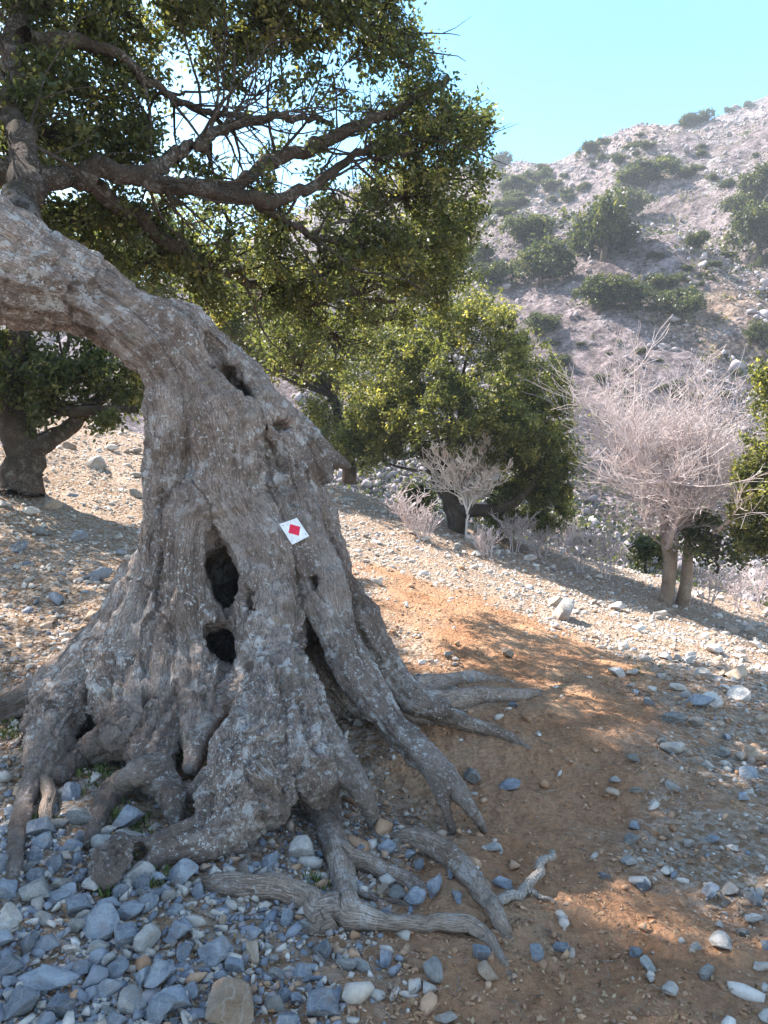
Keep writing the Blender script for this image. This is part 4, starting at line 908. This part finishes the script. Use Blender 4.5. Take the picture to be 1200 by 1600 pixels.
zones = [  # x0,x1,y0,y1,count,(size px),tones,label,group
 (0, 290, 1270, 1620, 74, (28, 68), ['blue']*6+['grey']*2+['white'], 'one of the loose blue-grey stones heaped in the lower left corner', 'loose stones heaped in the lower left corner'),
 (270, 560, 1400, 1620, 22, (18, 40), ['blue']*3+['grey', 'tan'], 'one of the smaller stones lying on the dirt below the curled roots', 'smaller stones below the curled roots'),
 (560, 720, 1310, 1440, 10, (12, 22), ['blue']*3+['grey'], 'one of the small cobbles packed between the right-hand roots', 'small cobbles between the right-hand roots'),
 (940, 1210, 1080, 1620, 42, (16, 40), ['grey', 'grey', 'blue', 'white', 'tan'], 'one of the scattered stones in the gravel right of the path', 'scattered stones right of the path'),
 (840, 1205, 925, 1085, 36, (14, 32), ['white']*3+['grey', 'tan'], 'one of the pale sunlit stones on the slope below the leafless tree', 'pale sunlit stones below the leafless tree'),
 (0, 215, 660, 1060, 22, (16, 36), ['grey', 'blue', 'white', 'tan'], 'one of the stones on the dappled slope left of the old trunk', 'stones on the slope left of the old trunk'),
 (560, 940, 770, 910, 16, (10, 22), ['white', 'white', 'grey'], 'one of the pale stones along the sunlit edge under the green tree', 'pale stones along the edge under the green tree'),
 (590, 900, 960, 1180, 8, (12, 24), ['grey', 'tan', 'blue'], 'one of the stones beside the far roots along the path', 'stones beside the far roots along the path')]
for x0, x1, y0, y1, n, (s0, s1), tones, lab, grp in zones:
    c = 0; tries = 0
    while c < n and tries < 5000:
        tries += 1
        px = rg.uniform(x0, x1); py = rg.uniform(y0, y1)
        if 640 < y1 and x1 <= 215 and py < 660: continue
        g = G(px, py); s = rg.uniform(s0, s1)*(1 if rg.random() < .75 else .8)
        if g[1] > 18: continue
        if x0 == 840 and px < 840+(py-925)*.9: continue
        if x0 == 560 and y0 == 770 and py < 770+(px-560)*.30: continue
        w = s*g[1]/F
        if any((g[0]-a)**2+(g[1]-b)**2 < (w*.5+r*.8)**2*.72 for a, b, r in placed): continue
        if float(soilmask(np.array([g[0]]), np.array([g[1]]))[0]) > .8 and y0 > 1000 and rg.random() < .8: continue
        h_ = bvh.ray_cast(Vector((g[0], g[1], g[2]+.3)), Vector((0, 0, -1)), 1.0)
        if h_[0] is not None and h_[0].z > g[2]-.02: continue
        tone = rg.choice(tones); q = (s-s0)/(s1-s0); asp = rg.uniform(.6, .95)
        lb = describe(px, py, ['little', 'small', 'middling', 'larger'][min(3, int(q*4))], TONE[tone], 'flattish stone' if asp < .72 else ('stone' if asp < .84 else 'blocky stone'), lms)
        stone(px, py, s, s*asp, tone, lb, grp); c += 1
print('stones', len(placed))

# forked bleached stick on the path
def stick():
    b = G(785, 1415); o = empty('forked_stick', b); tb = Tubes()
    def g2(px, py, r, l): 
        g = G(px, py); return np.append(g+np.array([0, 0, l]), r*g[1]/F)
    limb(tb, [g2(778, 1418, 9, .01), g2(812, 1403, 9, .03), g2(835, 1392, 8, .05), g2(848, 1372, 7, .06), g2(862, 1358, 5, .07)], 6, 9, .01, 1)
    limb(tb, [g2(818, 1400, 7, .03), g2(840, 1405, 5, .02), g2(868, 1414, 2, .01)], 5, 7, .006, 2)
    m = tb.build('stick', M['dead'], o, b); tag(o, 'pale bleached forked stick lying on the dirt path beside the thick root', 'stick')
stick()

# ------------------------------------------------------------------ loose gravel, rubble, leaf litter, weeds
ICO = None
def small_rock_geo(k):
    import bmesh
    bm = bmesh.new(); bmesh.ops.create_icosphere(bm, subdivisions=1, radius=.5); r_ = random.Random(k)
    pl = [(Vector((r_.gauss(0, 1), r_.gauss(0, 1), r_.gauss(0, 1))).normalized(), r_.uniform(.10, .32)) for _ in range(8)]
    for v in bm.verts:
        for n_, d in pl:
            e = v.co.dot(n_)-d
            if e > 0: v.co -= n_*e
    V = np.array([v.co[:] for v in bm.verts]); Fc = np.array([[v.index for v in f.verts] for f in bm.faces]); bm.free(); return V, Fc
GEO = [small_rock_geo(k) for k in range(8)]
def scatter_rocks(name, XY, S, tint, mat_, sink=.36, flat=.6, zoff=None):
    r_ = np.random.default_rng(len(XY)); Vs = []; Fs = []; Ts = []; n0 = 0
    kind = r_.integers(0, 8, len(XY)); Z = terrain(XY[:, 0], XY[:, 1])
    for k in range(8):
        m = kind == k; n = m.sum()
        if not n: continue
        gv, gf = GEO[k]; sc = S[m][:, None]*np.stack([r_.uniform(.8, 1.4, n), r_.uniform(.7, 1.1, n), r_.uniform(.45, .8, n)*flat/.6], 1)
        a = r_.random(n)*6.28; ti = r_.normal(0, .25, n)
        L = gv[None]*sc[:, None]; X = L[..., 0]; Y = L[..., 1]; Zz = L[..., 2]
        Y2 = Y*np.cos(ti)[:, None]-Zz*np.sin(ti)[:, None]; Z2 = Y*np.sin(ti)[:, None]+Zz*np.cos(ti)[:, None]
        X3 = X*np.cos(a)[:, None]-Y2*np.sin(a)[:, None]; Y3 = X*np.sin(a)[:, None]+Y2*np.cos(a)[:, None]
        V = np.stack([X3+XY[m][:, 0:1], Y3+XY[m][:, 1:2], Z2+(Z[m]+S[m]*flat*(.5-sink))[:, None]], -1)
        Vs.append(V.reshape(-1, 3)); Fs.append((gf[None]+(np.arange(n)*len(gv))[:, None, None]).reshape(-1, 3)+n0); Ts.append(np.repeat(tint[m], len(gf))); n0 += n*len(gv)
    return mesh_np(name, np.concatenate(Vs), [np.concatenate(Fs)], mat_, attrs={'tint': ('FACE', 'FLOAT', np.concatenate(Ts))})
r2 = np.random.default_rng(12)
def polar(n, r0, r1, a0=-40, a1=40, pw=1.0):
    r = np.exp(r2.uniform(math.log(r0), math.log(r1), n)); a = np.radians(r2.uniform(a0, a1, n))
    return np.stack([r*np.sin(a), r*np.cos(a)], 1), r
XY, rr = polar(170000, 1.5, 21, -42, 42)
sm = soilmask(XY[:, 0], XY[:, 1])
keep = r2.random(len(XY)) < np.clip(1-.55*sm, 0, 1)*np.clip(.42+.25*ss(6, 9, rr)+.8*fbm(XY[:, 0]*1.6, XY[:, 1]*1.6, 0, 4, 91), .06, 1)
keep &= ~((XY[:, 0] > -.1) & (rr < 7) & (r2.random(len(XY)) < .12))
XY = XY[keep]; rr = rr[keep]; sm = sm[keep]
S = np.exp(r2.normal(math.log(.0115), .68, len(XY)))*(1+.10*rr)*(1-.35*sm)
px_, py_ = proj(np.column_stack([XY, terrain(XY[:, 0], XY[:, 1])]))
sunny = ss(6, 9, rr)      # gravel tint lightened as if sunlit up the slope; bluer stone close by
tint = np.clip(r2.normal(.52, .20, len(XY))+.22*sunny, 0, 1); tint = np.where(r2.random(len(XY)) < .25*(1-sm)+.45*(XY[:, 0] < -.2)*(rr < 3.6)-.13, r2.uniform(0, .18, len(XY)), tint); tint = np.where(r2.random(len(XY)) < .75*sm+.3*(XY[:, 0] > 0)*(rr < 7), r2.uniform(.25, .48, len(XY)), tint)
xb = np.column_stack([r2.uniform(-1.6, .1, 3000), r2.uniform(1.55, 2.75, 3000)]); wsel = r2.random(3000) < np.clip(1-ss(-.7, .1, xb[:, 0])+.12, 0, 1)*.8; xb = xb[wsel]
xc, rc = polar(14000, 2, 18, -40, 40); smc = soilmask(xc[:, 0], xc[:, 1]); xc = xc[r2.random(14000) < (1-.88*smc)*np.where((xc[:, 0] < -1.2) | (rc > 7), .9, .2)]; rc = np.hypot(xc[:, 0], xc[:, 1])
XY = np.vstack([XY, xb, xc]); S = np.concatenate([S, np.exp(r2.normal(math.log(.038), .35, len(xb))), np.exp(r2.normal(math.log(.032), .45, len(xc)))*(1+.07*rc)])
tint = np.concatenate([tint, np.where(r2.random(len(xb)) < .62, r2.uniform(0, .2, len(xb)), r2.uniform(.55, .8, len(xb))), r2.uniform(.5, .98, len(xc))])
tag(scatter_rocks('gravel', XY, S, tint, M['gravel']), 'grey, tan and bluish gravel spread over the slope and beside the path', 'gravel', kind='stuff')
XY, rr = polar(80000, 24, 240, -6, 32)
kp = r2.random(len(XY)) < np.clip(.5+.9*fbm(XY[:, 0]/14, XY[:, 1]/14, 0, 4, 33), .08, 1); XY = XY[kp]; rr = rr[kp]
tag(scatter_rocks('rubble', XY, np.exp(r2.normal(math.log(.24), .6, len(XY)))*(.6+.006*rr), np.clip(r2.normal(.60, .12, len(XY)), .3, 1), M['rubble'], .3, .8), 'limestone rubble and outcrops strewn over the far hillside', 'rubble', kind='stuff')
XY, rr = polar(9500, 26, 235, -6, 32)
kp = r2.random(len(XY)) < np.clip(.4+1.1*fbm(XY[:, 0]/18, XY[:, 1]/18, 0, 4, 133), .05, 1); XY = XY[kp]; rr = rr[kp]
Cn = np.column_stack([XY, terrain(XY[:, 0], XY[:, 1])])[:, None]+r2.standard_normal((len(XY), 9, 3))*np.array([.22, .22, .10])*(1+.006*rr)[:, None, None]+np.array([0, 0, .15])
tag(leaves('heath', Cn.reshape(-1, 3), .24, M['leaf_far'], None, (0, 0, 0), np.repeat(r2.random(len(XY)), 9), seed=66), 'low thorny heath dotted thickly over the far hillside', 'heath', kind='stuff')
# leaf litter
XY, rr = polar(42000, 1.5, 16, -40, 40)
kp = r2.random(len(XY)) < np.clip(.25+.7*fbm(XY[:, 0]*1.1, XY[:, 1]*1.1, 0, 3, 44)-.2*(rr < 3), .02, 1); XY = XY[kp]; rr = rr[kp]
Cn = np.column_stack([XY, terrain(XY[:, 0], XY[:, 1])+.006+.006*r2.random(len(XY))])
lt = leaves('leaf_litter', Cn, .017, M['litter'], None, (0, 0, 0), r2.random(len(Cn)), up=3, seed=6)
tag(lt, 'dry brown fallen leaves strewn over the dirt', 'leaf litter', kind='stuff')
# fallen twigs and straw
XY, rr = polar(1300, 1.6, 14, -38, 38); tb = Tubes()
for (x, y), q in zip(XY, rr):
    a = r2.random()*6.28; L = r2.uniform(.025, .09)*(1+.05*q); m_ = 4; t = np.linspace(-.5, .5, m_)*L; bx = x+np.cos(a)*t+r2.normal(0, .004, m_); by = y+np.sin(a)*t+r2.normal(0, .004, m_)
    tb.add(np.column_stack([bx, by, terrain(bx, by)+.006+.012*r2.random()]), np.array([.0012, .0020, .0016, .0008])*(1+.08*q), 4)
tw_ = tb.build('fallen_twigs', M['tanbark']); tag(tw_, 'thin dry twigs fallen all over the dirt and stones', 'twigs', kind='stuff')
# small green weeds between the roots
sp = []
for px, py, w, n in [(90, 1160, 40, 60), (60, 1290, 30, 60), (200, 1290, 40, 90), (350, 1040, 26, 60), (250, 1180, 30, 40), (150, 1210, 50, 60), (290, 1170, 30, 40), (420, 1290, 20, 30), (500, 1385, 20, 24), (170, 1400, 20, 24), (30, 1140, 40, 50), (230, 1370, 40, 40), (1000, 1040, 40, 20)]:
    for k in range(n):
        g = G(px+r2.normal(0, w*.5), py+r2.normal(0, w*.3)); sp.append(g)
sp = np.array(sp); tb = Tubes()
V = []; Fc = []; T_ = []
for g in sp:
    for b in range(5):
        a = r2.random()*6.28; L = r2.uniform(.012, .04); t = np.array([math.cos(a)*.5, math.sin(a)*.5, 1])*L; s_ = np.array([-math.sin(a), math.cos(a), 0])*.003
        i = len(V); q = g+np.append(r2.normal(0, .01, 2), 0); V += [q-s_, q+s_, q+t*.6+s_*.8, q+t*.6-s_*.8, q+t]; Fc.append([i, i+1, i+2, i+3]); Fc.append([i+3, i+2, i+4, i+4]); T_ += [r2.random()]*2
Fq = [f for f in Fc if f[2] != f[3]]; Ft = [f[:3] for f in Fc if f[2] == f[3]]
wd = mesh_np('weeds', np.array(V), [np.array(Fq), np.array(Ft)], M['grass'], attrs={'tint': ('FACE', 'FLOAT', np.array(T_))})
tag(wd, 'tiny green weeds sprouting in gaps between the roots', 'weeds', kind='stuff')

# ------------------------------------------------------------------ air
HAZE = 0.0011
if HAZE:
    m, n, l = mat('air_haze'); v = N(n, 'VolumePrincipled', inp={'Density': HAZE, 'Anisotropy': 0.0}); v.inputs['Color'].default_value = (.86, .92, 1, 1)
    o_ = N(n, 'OutputMaterial'); l.new(v.outputs[0], o_.inputs['Volume'])
    lo = np.array([-720, -720, -30.]); hi_ = np.array([720, 720, 96.])
    V = np.array([[x, y, z] for x in (lo[0], hi_[0]) for y in (lo[1], hi_[1]) for z in (lo[2], hi_[2])])
    Fq = np.array([[0, 1, 3, 2], [4, 6, 7, 5], [0, 4, 5, 1], [2, 3, 7, 6], [0, 2, 6, 4], [1, 5, 7, 3]])
    tag(mesh_np('haze', V, [Fq], m), kind='stuff')
